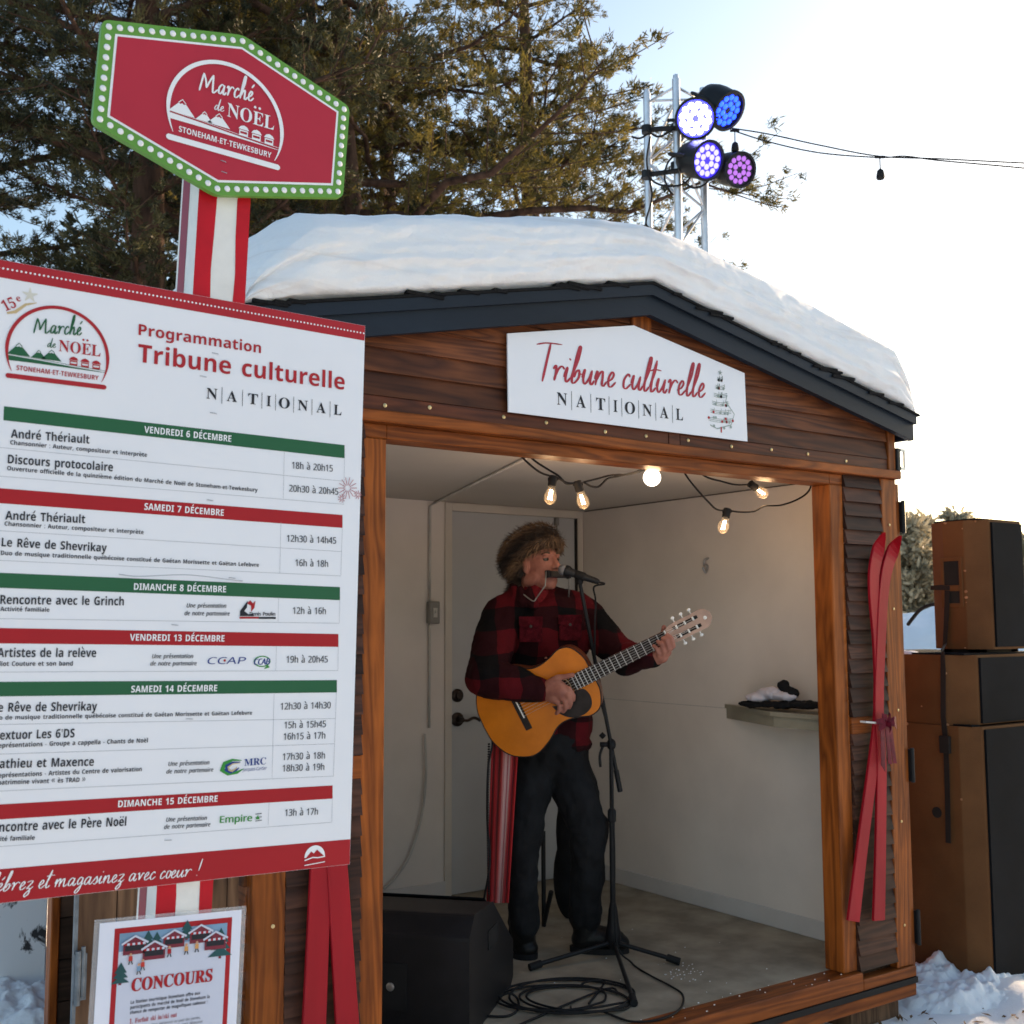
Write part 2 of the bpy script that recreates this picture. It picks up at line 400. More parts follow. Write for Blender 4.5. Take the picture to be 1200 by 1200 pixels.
# ------------------------------------------------------------------ trees
def leaf_mat(name, dark, light, tr):
    m, n, b = nodes(name); at = N(n, 'Attribute', attribute_name='tone')
    g = noise(n, coords(n), .8, 3); ad = N(n, 'Math', operation='MULTIPLY_ADD'); n.links.new(g, ad.inputs[0]); ad.inputs[1].default_value = .9
    sb = N(n, 'Math', operation='MULTIPLY_ADD'); n.links.new(at.outputs['Fac'], sb.inputs[0]); sb.inputs[1].default_value = .8; sb.inputs[2].default_value = -.35
    n.links.new(sb.outputs[0], ad.inputs[2])
    c = ramp(n, ad.outputs[0], [(.15, dark), (.8, light)]); n.links.new(c, b.inputs['Base Color']); b.inputs['Roughness'].default_value = .55
    t = N(n, 'BsdfTranslucent'); n.links.new(c, t.inputs[0]); mx = N(n, 'MixShader'); mx.inputs[0].default_value = tr
    n.links.new(b.outputs[0], mx.inputs[1]); n.links.new(t.outputs[0], mx.inputs[2])
    n.links.new(mx.outputs[0], n.nodes['Material Output'].inputs[0]); return m
M['needle'] = leaf_mat('backlit_pine_needles', (.018, .026, .009), (.2, .155, .034), .55)  # gold end puts the backlit glow into the needle colour
M['needle2'] = leaf_mat('pine_needles_dark', (.016, .024, .011), (.10, .09, .03), .35)  # same needles with less backlight in the colour
M['fartree'] = leaf_mat('hazed_conifer_needles', (.2, .18, .12), (.5, .42, .28), .4)  # needle colour paled to carry the distance haze
M['bark'] = mat('pine_bark', (.075, .042, .028), .9, var=.5, vs=10, bmp=.6, bs=40, stretch=(1, 1, .25))
def blades(vs, fs, tn, c, d, n, ln, wd, spread, rg):
    """a tuft of n needle blades at c pointing roughly along d"""
    D = np.array(d); dirs = D[None]+rg.normal(0, spread, (n, 3)); dirs /= np.linalg.norm(dirs, axis=1)[:, None]
    sd = np.cross(dirs, rg.normal(0, 1, (n, 3))); sd /= np.linalg.norm(sd, axis=1)[:, None]+1e-9
    l = ln*rg.uniform(.6, 1.2, (n, 1)); b = np.array(c)[None]+rg.normal(0, ln*.36, (n, 3))
    q = np.stack([b-sd*wd*.5, b+sd*wd*.5, b+dirs*l*.55+sd*wd*.6, b+dirs*l, b+dirs*l*.55-sd*wd*.6], 1)
    vs.append(q.reshape(-1, 3)); tn.append(np.repeat(np.clip(rg.normal(.5, .22)+rg.normal(0, .12, n), 0, 1), 1))
def tree(name, x, y, ht, rad, z0, label, cat, seed, limbs=46, group=None, mats=('needle', 'bark'), tuft=(.072, .0095, 32), lean=(0, 0), forks=1, dens=1.0, zmin=.25, up=.15):
    rg = np.random.default_rng(seed); rd = random.Random(seed)
    root = thing(name, (x, y, z0), label, cat, group); base = V((x, y, z0))
    tb = MB(); vs = []; tn = []; stems = []
    for k in range(forks):
        a = rd.random()*6.28; off = V((math.cos(a), math.sin(a), 0))*(0 if forks == 1 else rad*.22)
        pts = [base+off*min(1, t*3)*.5+off*t+V((lean[0]*t+.12*math.sin(t*5+k), lean[1]*t+.12*math.cos(t*4+k), ht*t*(1 if k == 0 else .9))) for t in np.linspace(0, 1, 12)]
        r0 = .019*ht/math.sqrt(forks)
        tb.tube(pts, [r0*(1-t)**.8+.012 for t in np.linspace(0, 1, 12)], 9); stems.append(pts)
    def onstem(s, t): i = min(int(t*11), 10); return s[i].lerp(s[i+1], t*11-i)
    for i in range(limbs):
        s = stems[i % forks]; t = zmin+(1-zmin)*((i+rd.random())/limbs); p = onstem(s, min(t, .995))
        a = i*2.399+rd.uniform(-.5, .5); prof = (1-t)**.62*(.75+.5*rd.random())
        if t < .47: prof *= .62 if t > .38 else .45
        ln = max(.35, rad*prof*1.15); dirx = V((math.cos(a), math.sin(a), 0))
        droop = rd.uniform(-.12, .22); pts = []
        for u in np.linspace(0, 1, 8):
            q = p+dirx*ln*u+V((0, 0, ln*(droop*u+up*u*u)))+V((rd.uniform(-1, 1), rd.uniform(-1, 1), rd.uniform(-1, 1)))*.04*ln*u
            pts.append(q)
        rl = .012+.011*ln
        tb.tube(pts, [rl*(1-u)**.9+.005 for u in np.linspace(0, 1, 8)], 6)
        nsub = int((5+ln*5)*dens)
        for j in range(nsub):
            u = .14+.86*(j+rd.random())/nsub; ii = min(int(u*7), 6); q = pts[ii].lerp(pts[ii+1], u*7-ii)
            sd = 1 if j % 2 else -1; ang = a+sd*rd.uniform(.4, 1.2); sl_ = (.25+.38*ln*(1-u*.65))*rd.uniform(.6, 1.15)
            d = V((math.cos(ang), math.sin(ang), rd.uniform(-.15, .5))).normalized()
            e = q+d*sl_+V((0, 0, .12*sl_)); tb.tube([q, q.lerp(e, .5)+V((0, 0, -.03*sl_)), e], [.009, .006, .003], 4, caps=False)
            nt_ = max(2, int(sl_/.10))
            for k in range(nt_):
                w_ = (k+.6)/nt_; c = q.lerp(e, w_)+V((rd.gauss(0, .05), rd.gauss(0, .05), rd.gauss(0, .04)))
                dd = (d+V((rd.gauss(0, .45), rd.gauss(0, .45), .35+rd.gauss(0, .35)))).normalized()
                blades(vs, None, tn, c, dd, tuft[2], tuft[0]*rd.uniform(.7, 1.25), tuft[1], .62, rg)
    tb.build('trunk', M[mats[1]], root, smooth=True, fixn=False)
    A = np.concatenate(vs); T = np.concatenate(tn); n = len(A)//5
    A = A-np.array(base)
    me = bpy.data.meshes.new('crown'); me.vertices.add(len(A)); me.vertices.foreach_set('co', A.ravel())
    me.loops.add(n*5); me.loops.foreach_set('vertex_index', np.arange(n*5)); me.polygons.add(n)
    me.polygons.foreach_set('loop_start', np.arange(0, n*5, 5)); me.polygons.foreach_set('loop_total', np.full(n, 5)); me.update()
    at = me.attributes.new('tone', 'FLOAT', 'FACE'); at.data.foreach_set('value', T.astype(float))
    link('crown', me, M[mats[0]], root, base)
    return root
def tpos(u, dist): return CC+FH*dist+CR*((u-600)/FOC*dist)
G = 'tall pines behind the chalet'
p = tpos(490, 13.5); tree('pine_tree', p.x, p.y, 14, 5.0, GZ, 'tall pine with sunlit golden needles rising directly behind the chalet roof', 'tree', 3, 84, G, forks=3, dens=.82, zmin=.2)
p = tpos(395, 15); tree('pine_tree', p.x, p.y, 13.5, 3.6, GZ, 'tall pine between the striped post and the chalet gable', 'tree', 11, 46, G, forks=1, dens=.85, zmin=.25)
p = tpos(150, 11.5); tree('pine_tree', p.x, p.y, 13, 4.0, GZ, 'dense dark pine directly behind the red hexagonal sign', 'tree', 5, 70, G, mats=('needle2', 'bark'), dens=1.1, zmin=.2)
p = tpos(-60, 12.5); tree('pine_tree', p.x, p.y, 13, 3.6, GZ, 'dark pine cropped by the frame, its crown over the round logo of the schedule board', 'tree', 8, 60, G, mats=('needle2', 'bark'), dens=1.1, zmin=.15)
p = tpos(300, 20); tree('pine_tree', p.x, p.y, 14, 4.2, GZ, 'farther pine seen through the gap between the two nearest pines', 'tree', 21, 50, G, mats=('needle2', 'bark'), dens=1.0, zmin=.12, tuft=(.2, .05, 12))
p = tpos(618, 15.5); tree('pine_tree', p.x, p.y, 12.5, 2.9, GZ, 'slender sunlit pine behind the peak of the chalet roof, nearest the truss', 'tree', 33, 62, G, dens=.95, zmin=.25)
GF = 'far conifers beyond the snow bank'
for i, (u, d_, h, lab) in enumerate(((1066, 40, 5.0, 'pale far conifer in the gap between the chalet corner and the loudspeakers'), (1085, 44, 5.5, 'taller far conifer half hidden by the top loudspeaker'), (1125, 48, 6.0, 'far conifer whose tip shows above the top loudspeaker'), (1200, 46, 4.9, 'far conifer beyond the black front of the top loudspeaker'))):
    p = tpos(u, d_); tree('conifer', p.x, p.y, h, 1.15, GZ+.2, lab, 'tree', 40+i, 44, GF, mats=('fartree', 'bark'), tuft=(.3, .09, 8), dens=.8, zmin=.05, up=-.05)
# ------------------------------------------------------------------ kiosk
K = thing('wooden_kiosk', (XM, 1, GZ), 'brown stained wooden chalet with an open front, used as a small stage', 'kiosk')
def tone(): return random.random()
def part(name, mats, par, fn, **kw):
    mb = MB(); fn(mb); return mb.build(name, mats, par, **kw)
# posts either side of the opening
for x0, x1 in ((XL-P_, XL), (0, P_)):
    mb = MB(); mb.box(x0, x1, 0, D_, 0.0, H, tone=tone()*.4+.3)
    po = mb.build('post', M['trim'], K, bevel=.004)
for x0, x1 in ((LX0, LX1), (C_-Q_, C_)):
    mb = MB(); mb.box(x0, x1, -.014, .03, -.03, 2.097, tone=tone()*.3+.4)
    ob = mb.build('corner_board', M['trim'], K, bevel=.003)
    sb = MB()
    for z in (.15, .62, 1.08, 1.5, 1.9):
        for dx in (.03,):
            sb.lathe(((x0+x1)/2+random.uniform(-.02, .02), -.0145, z+random.uniform(-.05, .05)), (0, -1, 0), [(.006, 0), (.006, .002), (0.002, .003)], 10)
    each(sb, 'screw', M['brass'], ob)
# siding panels beside the opening
def lap(mb, x0, x1, z0, z1, h, yb=-.004, depth=.014, th=.02):
    z = z0
    while z < z1-.005:
        zt = min(z+h, z1); t = tone(); j = random.uniform(-.0015, .0015)
        mb.prism([(x0, yb-depth+j, z), (x1, yb-depth+j, z), (x1, yb+j, zt), (x0, yb+j, zt)], (0, th, 0), tone=t)
        z = zt
ZR = onY(1000, 860, 0).z; ZR1 = onY(1000, 840, 0).z
for x0, x1 in ((LX1, XL-P_), (P_, C_-Q_)):
    mb = MB(); lap(mb, x0, x1, .0, ZR, .062); lap(mb, x0, x1, ZR1, 2.097, .062)
    mb.build('siding_panel', M['sidex'], K)
    mb = MB(); mb.box(x0, x1, -.012, .03, ZR, ZR1, tone=.45); mb.build('rail', M['trimx'], K, bevel=.003)
# lintel built of beam, ledge and header board
mb = MB(); mb.box(XL, 0, .0, D_, H, 2.097, tone=.5); mb.box(LX0, XL, .035, D_, 2.0505, 2.097, tone=.5); mb.box(0, C_, .035, D_, 2.0505, 2.097, tone=.5)
mb.box(XL-P_, XL, .0, .035, 2.0505, 2.097, tone=.5); mb.box(0, P_, .0, .035, 2.0505, 2.097, tone=.5)
mb.build('lintel', M['trimx'], K, bevel=.003)
mb = MB(); mb.box(LX0-.01, C_+.012, -.04, .03, 2.097, 2.135, tone=.55); mb.build('drip_ledge', M['trimx'], K, bevel=.004)
mb = MB(); mb.box(LX0, -.95, -.012, .03, 2.135, 2.186, tone=.4); mb.box(-.947, -.89, -.013, .03, 2.135, 2.186, tone=.6); mb.box(-.887, C_-.05, -.012, .03, 2.135, 2.186, tone=.35)
hb = mb.build('header_board', M['headx'], K, bevel=.002)
mb = MB()
for i in range(13):
    x = LX0+.15+i*.235+random.uniform(-.04, .04)
    if x < C_-.08: mb.lathe((x, -.0125, 2.163+random.uniform(-.008, .008)), (0, -1, 0), [(.0075, 0), (.007, .002), (.002, .0035)], 10)
each(mb, 'screw', M['brass'], hb)
# gable siding
def zu(x): return ZA-.05-SL*abs(x-XM)
mb = MB(); z = 2.186; i = 0
while z < ZA-.06:
    zt = z+.079
    def xs(zz): return min(XW-.12, max(.002, (ZA-.05-zz)/SL))
    a0, a1 = xs(z), xs(zt); xa, xb = LX0+.0, C_-.05
    cl = lambda x: min(max(x, xa), xb)
    mb.prism([(cl(XM-a0), -.016, z), (cl(XM+a0), -.016, z), (cl(XM+a1), -.004, zt), (cl(XM-a1), -.004, zt)], (0, .02, 0), tone=.05 if i == 0 else .25+.65*random.random())
    z = zt; i += 1
mb.build('gable_siding', M['gablex'], K)
mb = MB(); mb.box(C_-.05, C_, -.02, .03, 2.135, zu(C_)+.02, tone=.4); mb.box(XM-.05, XM+.05, -.024, .0, 2.56, zu(XM)-.005, tone=.4)
each(mb, 'gable_trim', M['trim'], K, bevel=.003)
# outer walls (lapped boards)
SWM = wood('side_wall_stain', (.26, .085, .03), (.08, .028, .012), 'y', rough=.6, coat=0)
for xo, s in ((C_-.004, 1), (LX0+.004, -1)):
    mb = MB(); mb.box(min(xo, xo-s*.026), max(xo, xo-s*.026), .03, BY+.1, -.03, 2.44, tone=.4)
    for z in np.arange(-.03, 2.38, .08):
        mb.prism([(xo, .03, z), (xo+s*.014, .03, z), (xo+s*.002, .03, z+.08), (xo, .03, z+.08)], (0, BY+.07, 0), tone=tone())
    mb.build('side_wall', SWM, K)
mb = MB(); mb.box(LX0+.03, C_-.03, BY+.06, BY+.1, -.03, 2.44); mb.prism([(LX0+.03, BY+.06, 2.44), (C_-.03, BY+.06, 2.44), (XM, BY+.06, ZA-.06)], (0, .04, 0))
mb.build('back_wall_boards', M['sidex'], K)
# interior lining
mb = MB(); mb.box(XR, XR+.04, D_+.02, BY+.05, 0, CZ+.1); mb.box(P_, XR, D_-.03, D_+.02, 0, CZ+.05)
# thin sheet joint low on the right wall
iw = mb.build('interior_side_wall', M['wall'], K)
mb = MB(); mb.box(XR-.0012, XR, .14, BY-.01, 1.02, 1.0225); mb.build('sheet_joint', mat('joint_line', (.42, .4, .37), .7), iw)  # slightly darker line along the sheet joint
mb = MB(); mb.box(XR-.003, XR, .14, BY-.02, CZ-.006, CZ-.0005); mb.build('ceiling_crack', mat('ceiling_crack_line', (.1, .085, .07), .9), iw)
mb = MB(); mb.box(XL-.38, XL-.34, D_+.02, BY+.05, 0, CZ+.1); mb.box(XL-.34, XL-P_, D_-.03, D_+.02, 0, CZ+.05); mb.build('interior_side_wall', M['wall'], K)
DX0, DX1 = -.59, .282
mb = MB(); mb.box(XL-.34, DX0-.002, BY, BY+.05, 0, CZ+.05); mb.box(DX0-.002, DX1+.002, BY, BY+.05, HD+.002, CZ+.05); mb.box(DX1+.002, XR, BY, BY+.05, 0, CZ+.05)
mb.build('interior_back_wall', M['wall'], K)
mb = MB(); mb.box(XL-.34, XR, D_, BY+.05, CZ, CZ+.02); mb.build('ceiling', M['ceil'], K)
mb = MB(); mb.box(XL-.34, XR, D_-.02, BY+.05, -.03, 0); mb.build('floor', M['floor'], K)
mb = MB(); mb.box(XR-.014, XR, D_+.03, BY-.015, .0005, .085); mb.box(XL-.34, DX0-.04, BY-.014, BY, .0005, .085); each(mb, 'baseboard', M['base'], K, bevel=.003)
# back door with its frame
mb = MB(); mb.box(DX0, DX1, BY+.006, BY+.04, .004, HD); dr = mb.build('door', M['door'], K)
mb = MB(); mb.box(DX0-.045, DX0-.001, BY-.012, BY, .0005, HD+.045); mb.box(DX0-.001, DX1+.045, BY-.0122, BY, HD+.001, HD+.045); mb.box(DX1+.012, DX1+.045, BY-.012, BY, .0005, HD+.001)
mb.build('door_frame', M['doortrim'], dr, bevel=.002)
mb = MB(); mb.box(DX1-.003, DX1+.0118, BY-.004, BY+.005, .003, HD); mb.build('door_gap', M['gapdark'], dr)
pd = onY(536, 815, BY); ph = onY(536, 843, BY)
mb = MB(); mb.lathe((pd.x, BY+.006, pd.z), (0, -1, 0), [(.036, 0), (.036, .012), (.022, .02), (.02, .03)], 20)
smooth_angle(mb.build('deadbolt', M['bronze'], dr))
mb = MB(); mb.lathe((ph.x, BY+.006, ph.z), (0, -1, 0), [(.038, 0), (.038, .012), (.02, .02), (.014, .05), (.014, .06)], 20)
mb.tube(cr([(ph.x, BY-.05, ph.z), (ph.x+.03, BY-.055, ph.z-.004), (ph.x+.07, BY-.055, ph.z+.008), (ph.x+.1, BY-.05, ph.z+.0), (ph.x+.115, BY-.047, ph.z-.01)]), .008)
smooth_angle(mb.build('handle', M['bronze'], dr))
pc = onY(651, 612, BY)
mb = MB(); mb.box(pc.x-.012, pc.x+.012, BY-.02, BY-.001, pc.z-.02, pc.z+.025); mb.tube([(pc.x, BY-.012, pc.z-.02), (pc.x-.008, BY-.02, pc.z-.18)], .006)
mb.build('latch', M['greybox'], dr)
pb = onY(505, 718, BY)
mb = MB(); mb.box(pb.x-.032, pb.x+.032, BY-.045, BY-.0005, pb.z-.06, pb.z+.06)
eb = mb.build('electrical_box', M['greybox'], K, bevel=.005)
mb = MB(); mb.box(pb.x-.012, pb.x+.012, BY-.048, BY-.045, pb.z-.025, pb.z+.025); mb.box(pb.x-.004, pb.x+.004, BY-.056, BY-.048, pb.z-.004, pb.z+.014); mb.build('switch', M['cablewhite'], eb)
mb = MB(); mb.tube([(pb.x-.015, BY-.012, pb.z+.06), (pb.x-.015, BY-.012, CZ-.03), (pb.x+.02, BY-.02, CZ-.006), onZ(616, 537, CZ-.006)], .007); mb.tube([(pb.x-.015, BY-.012, pb.z-.06), (pb.x-.015, BY-.012, .9)], .007)
cw = [onY(u, v, BY-.02) for u, v in ((498, 860), (499, 910), (494, 955), (481, 1000), (466, 1025), (450, 1042))]
mb.tube(cr(cw), .007); mb.build('conduit', M['cablewhite'], eb, smooth=True)
# corner shelf on the right wall
zs = 1.03
s0 = onX(849, 825, XR); s1 = onZ(886, 835, s0.z)
xs_ = max(s1.x, XR-.2); ys_ = s1.y
mb = MB(); z0 = s0.z; pts = [(XR-.0005, s0.y, z0), (xs_, ys_, z0), (xs_, D_+.03, z0), (XR-.0005, D_+.03, z0)]
mb.prism(pts, (0, 0, -.02)); pts2 = [(XR-.0005, s0.y-.012, z0-.0205), (xs_+.012, ys_-.01, z0-.0205), (xs_+.012, D_+.03, z0-.0205), (XR-.0005, D_+.03, z0-.0205)]; mb.prism(pts2, (0, 0, -.05))
mb.build('shelf', mat('tan_grey_shelf_paint', (.3, .27, .2), .5), K, bevel=.002)
SHELF = (xs_, ys_, z0)
hk = onX(830, 662, XR)
mb = MB(); mb.tube(cr([(XR, hk.y, hk.z+.035), (XR-.035, hk.y-.01, hk.z+.025), (XR-.03, hk.y, hk.z+.0), (XR-.006, hk.y, hk.z-.005), (XR-.03, hk.y-.01, hk.z-.04), (XR-.05, hk.y-.01, hk.z-.015)]), .006)
mb.build('coat_hook', M['steel'], K, smooth=True)
# threshold
mb = MB(); mb.box(XL-P_, P_, -.03, D_+.008, -.075, -.001, tone=.45); mb.box(LX0-.004, XL-P_, -.03, .03, -.075, -.03, tone=.45); mb.box(P_, C_+.004, -.03, .03, -.075, -.0305, tone=.45)
mb.build('sill', M['trimx'], K, bevel=.004)
mb = MB(); mb.box(LX0, C_+.004, -.036, .03, -.1, -.076); mb.build('sill_gasket', M['rubber'], K)
mb = MB(); mb.box(LX0, C_, -.03, .03, -.155, -.101, tone=.5); mb.build('skirt_board', M['trimx'], K, bevel=.004)
mb = MB()
for x in (LX0+.2, XM, C_-.22):
    for y in (.12, 1.2, BY-.1): mb.box(x-.16, x+.16, y-.1, y+.12, GZ-.03, -.102, tone=.3)
mb.box(LX0+.05, C_-.05, .04, BY, -.1005, -.031)
each(mb, 'foundation_block', M['plank'], K, bevel=.004)
mb = MB(); mb.box(C_+.012, C_+.04, .0, .55, -.075, 2.08, tone=.35)
ss = mb.build('folded_side_shutter', M['trim'], K, bevel=.003)
for z in (.12, .82, 1.93):
    mb = MB(); mb.box(C_+.0402, C_+.052, -.012, .05, z-.07, z+.07); mb.tube([(C_+.05, -.014, z-.075), (C_+.05, -.014, z+.075)], .009); mb.build('hinge', M['blackmetal'], ss)
# roof
ye, yb_ = -OV, BY+.22
mb = MB()
def slab(mb, z0, z1, ya, yb, ex=0, m=0):
    mb.prism([(XM, ya, ZA+z1), (XM+XW+ex, ya, ZA+z1-SL*(XW+ex)), (XM+XW+ex, ya, ZA+z0-SL*(XW+ex)), (XM, ya, ZA+z0), (XM-XW-ex, ya, ZA+z0-SL*(XW+ex)), (XM-XW-ex, ya, ZA+z1-SL*(XW+ex))], (0, yb-ya, 0), m)
slab(mb, -.045, -.004, ye+.03, yb_, -.002); rf = mb.build('roof', M['darkplank'], K)
mb = MB(); slab(mb, -.0035, .006, ye-.022, yb_+.02, .022)
for i in range(26):
    x = XM+random.uniform(-XW, XW); wd = random.uniform(.02, .08); z = ZA-SL*abs(x-XM)
    mb.box(x-wd, x+wd, ye-.0225-random.random()*.004, ye, z-.002+random.uniform(-.003, .001), z+.0065)
mb.build('shingles', M['shingle'], rf)
mb = MB(); slab(mb, -.118, -.004, ye, ye+.028, 0); slab(mb, -.045, -.0045, ye-.016, ye-.001, .004)
for sx in (-1, 1):
    x = XM+sx*(XW-.0); mb.obox((x-sx*.012, (ye+yb_)/2+.015, ZA-SL*XW-.06), ((1,0,0),(0,1,0),(0,0,1)), (.013, (yb_-ye)/2-.02, .055))
mb.build('fascia', M['navy'], rf, bevel=.002)
# cut marks where fascia boards butt
# floodlight at the right corner
fp = onY(1042, 538, .0)
F_ = thing('floodlight', (C_+.03, .0, fp.z-.06), 'small black floodlight box fixed at the chalet corner under the eave', 'floodlight')
mb = MB(); mb.box(C_+.001, C_+.025, -.03, .08, fp.z-.055, fp.z+.05); mb.build('housing', M['blackmetal'], F_, bevel=.004)
mb = MB(); 
for s in (-1, 1): mb.box(C_+.025, C_+.058, -.03, -.022, fp.z+s*.042-.006, fp.z+s*.042+.006)
mb.box(C_+.05, C_+.058, -.03, -.022, fp.z-.036, fp.z+.036); mb.build('bracket', M['steel'], F_)
mb = MB(); mb.box(C_+.0255, C_+.032, -.015, .07, fp.z-.035, fp.z+.034); mb.build('lens', mat('floodlight_glass', (.6, .6, .58), .15), F_)

# ------------------------------------------------------------------ snow on the roof
def roof_snow():
    prof = [(-.045, .012), (-.085, .03), (-.105, .07), (-.108, .115), (-.09, .15), (-.1, .19), (-.085, .235), (-.05, .27), (.0, .298), (.08, .325), (.22, .345), (.5, .355), (1.0, .36), (1.5, .36), (2.0, .345), (2.25, .3), (2.36, .22), (2.38, .1), (2.34, .012)]
    dense = []
    for i in range(len(prof)-1):
        k = 5 if abs(prof[i+1][0]-prof[i][0]) < .3 else 12
        for j in range(k): t = j/k; dense.append((prof[i][0]*(1-t)+prof[i+1][0]*t, prof[i][1]*(1-t)+prof[i+1][1]*t))
    dense.append(prof[-1])
    nx = 220; xs = np.linspace(XM-XW-.0, XM+XW-.03, nx); verts = []
    for x in xs:
        sl_, sr_ = max(x-(XM-XW), 0), max((XM+XW-.03)-x, 0)
        k = min(1, sl_/.2)**.5*min(1, sr_/.13)**.5
        k = .02+.98*k
        r = math.sqrt((x-XM)**2+.16)-.07          # rounded ridge
        zb = ZA-SL*abs(x-XM); zr = ZA-SL*r*1.0+.0
        for (y, h) in dense:
            n1 = mnoise.noise(V((x*2.2, y*1.5, h*9)))*.022; n2 = 1.3*mnoise.noise(V((x*9, y*8, h*30)))*.007+mnoise.noise(V((x*25, y*22, h*60)))*.006
            lay = (.007*math.sin(h*58+mnoise.noise(V((x*1.3, 3, 0)))*1.4)+.003*math.sin(h*131+mnoise.noise(V((x*2.1, 7, 0)))*2))*min(1, sl_/.5) if y < .06 else 0
            hh = h*k*.97; f = min(1, h/.3)
            zz = zb+hh+(zr-zb)*f*.6
            yy = OV*-.2+y*(1 if y > 0 else (.6+.4*k))
            ed = min(1, h/.05)
            verts.append((x+(.03*(1 if x > XM else -1)*(h > .05)*(1-k)), yy+(n1+n2-lay)*ed*max(0, 1-max(0, y)/.6), zz+(n1*.9+n2)*min(1, h/.1)))
    m = len(dense); faces = [(i*m+j, (i+1)*m+j, (i+1)*m+j+1, i*m+j+1) for i in range(nx-1) for j in range(m-1)]
    faces += [tuple(range(m)), tuple(range((nx-1)*m+m-1, (nx-1)*m-1, -1))]
    mb = MB(); mb.add(verts, faces)
    o = mb.build('snow_layer', M['roofsnow'], None, (XM, 1, ZE), smooth=True)
    tag(o, 'thick layered cap of snow lying on the chalet roof', 'snow')
roof_snow()
# ------------------------------------------------------------------ lettering
FD = os.path.join(bpy.utils.resource_path('LOCAL'), 'datafiles', 'fonts')
try: FMATH = bpy.data.fonts.load(os.path.join(FD, 'NotoSansMath-Regular.woff2'))
except Exception: FMATH = None
def conv(s, up, lo, dg=None):
    if FMATH is None: return s
    return ''.join(chr(up+ord(c)-65) if 'A' <= c <= 'Z' else chr(lo+ord(c)-97) if 'a' <= c <= 'z' else chr(dg+ord(c)-48) if dg and c.isdigit() else c for c in s)
_gc = {}
MATHS = {'serif': (0x1D400, 0x1D41A, 0x1D7CE), 'bold': (0x1D5D4, 0x1D5EE, 0x1D7EC), 'sans': (0x1D5A0, 0x1D5BA, 0x1D7E2), 'italic': (0x1D608, 0x1D622, 0x1D7E2)}
ACC = {'é': ('e', '/'), 'É': ('E', '/'), 'è': ('e', '`'), 'ê': ('e', '^'), 'ë': ('e', ':'), 'à': ('a', '`'), 'œ': ('o', '')}
def raw(s, font):
    c = bpy.data.curves.new('t', 'FONT'); c.size = 1; c.resolution_u = 3
    if FMATH: c.font = FMATH
    c.body = conv(s, *MATHS[font])
    o = bpy.data.objects.new('t', c); COL.objects.link(o)
    dg = bpy.context.evaluated_depsgraph_get(); dg.update()
    me = bpy.data.meshes.new_from_object(o.evaluated_get(dg), depsgraph=dg)
    vs = [tuple(v.co[:2]) for v in me.vertices]; fs = [tuple(p.vertices) for p in me.polygons]
    bpy.data.objects.remove(o); bpy.data.curves.remove(c); bpy.data.meshes.remove(me)
    return vs, fs
def wid(s, font): vs, _ = raw(s, font); return max(v[0] for v in vs)-min(v[0] for v in vs)
_gl = {}
def glyph(ch, font):
    k = (ch, font)
    if k not in _gl:
        hh = _gl.setdefault(('HH', font), wid('HH', font)); _gl[k] = (*raw(ch, font), wid('H'+ch+'H', font)-hh)
    return _gl[k]
def glyphs(s, font):
    """flat outline mesh of a line of text, baseline at y = 0"""
    key = (s, font)
    if key in _gc: return _gc[key]
    V_, F__ = [], []; x = 0
    for ch in s:
        if ch == ' ': x += .26; continue
        if ch in '«»':
            for q in (0, .2):
                n0 = len(V_); pq_ = [(.02, .27), (.17, .47), (.24, .47), (.11, .27), (.24, .07), (.17, .07)]
                if ch == '»': pq_ = [(.26-a, b) for a, b in pq_]
                V_ += [(x+q+a, b) for a, b in pq_]; F__ += [(n0, n0+1, n0+2, n0+3), (n0, n0+3, n0+4, n0+5)]
            x += .5; continue
        base, ac = ACC.get(ch, (ch, '')); vs, fs, adv = glyph(base, font); n0 = len(V_)
        V_ += [(a+x, b) for a, b in vs]; F__ += [tuple(i+n0 for i in f) for f in fs]
        if ac and vs:
            cx = x+(min(v[0] for v in vs)+max(v[0] for v in vs))/2; y = max(v[1] for v in vs)+.05; t = .075 if font in ('bold', 'serif') else .05
            q = {'/': [[(-.05, 0), (-.05+t, 0), (.09+t*.6, .15), (.06, .15)]], '`': [[(.05, 0), (.05-t, 0), (-.09-t*.6, .15), (-.06, .15)]],
                 '^': [[(-.14, 0), (-.14+t, 0), (.0, .08), (.0, .15), (-.03, .15)], [(.14-t, 0), (.14, 0), (.03, .15), (.0, .15), (.0, .08)]],
                 ':': [[(-.13, .02), (-.13+t, .02), (-.13+t, .02+t), (-.13, .02+t)], [(.13-t, .02), (.13, .02), (.13, .02+t), (.13-t, .02+t)]]}[ac]
            for poly in q: n0 = len(V_); V_ += [(cx+a, y+b) for a, b in poly]; F__.append(tuple(range(n0, n0+len(poly))))
        x += adv
    _gc[key] = (V_, F__); return V_, F__
CAPH = {}
def caph(font):
    if font not in CAPH: vs, _ = glyphs('H', font); CAPH[font] = max(v[1] for v in vs)
    return CAPH[font]
class Plane:
    """an upright sheet facing -Y at depth y; px(u, v) gives the sheet's (x, z) where the photo shows a mark"""
    def __init__(s, y): s.y = y
    def px(s, u, v): p = onY(u, v, s.y); return (p.x, p.z)
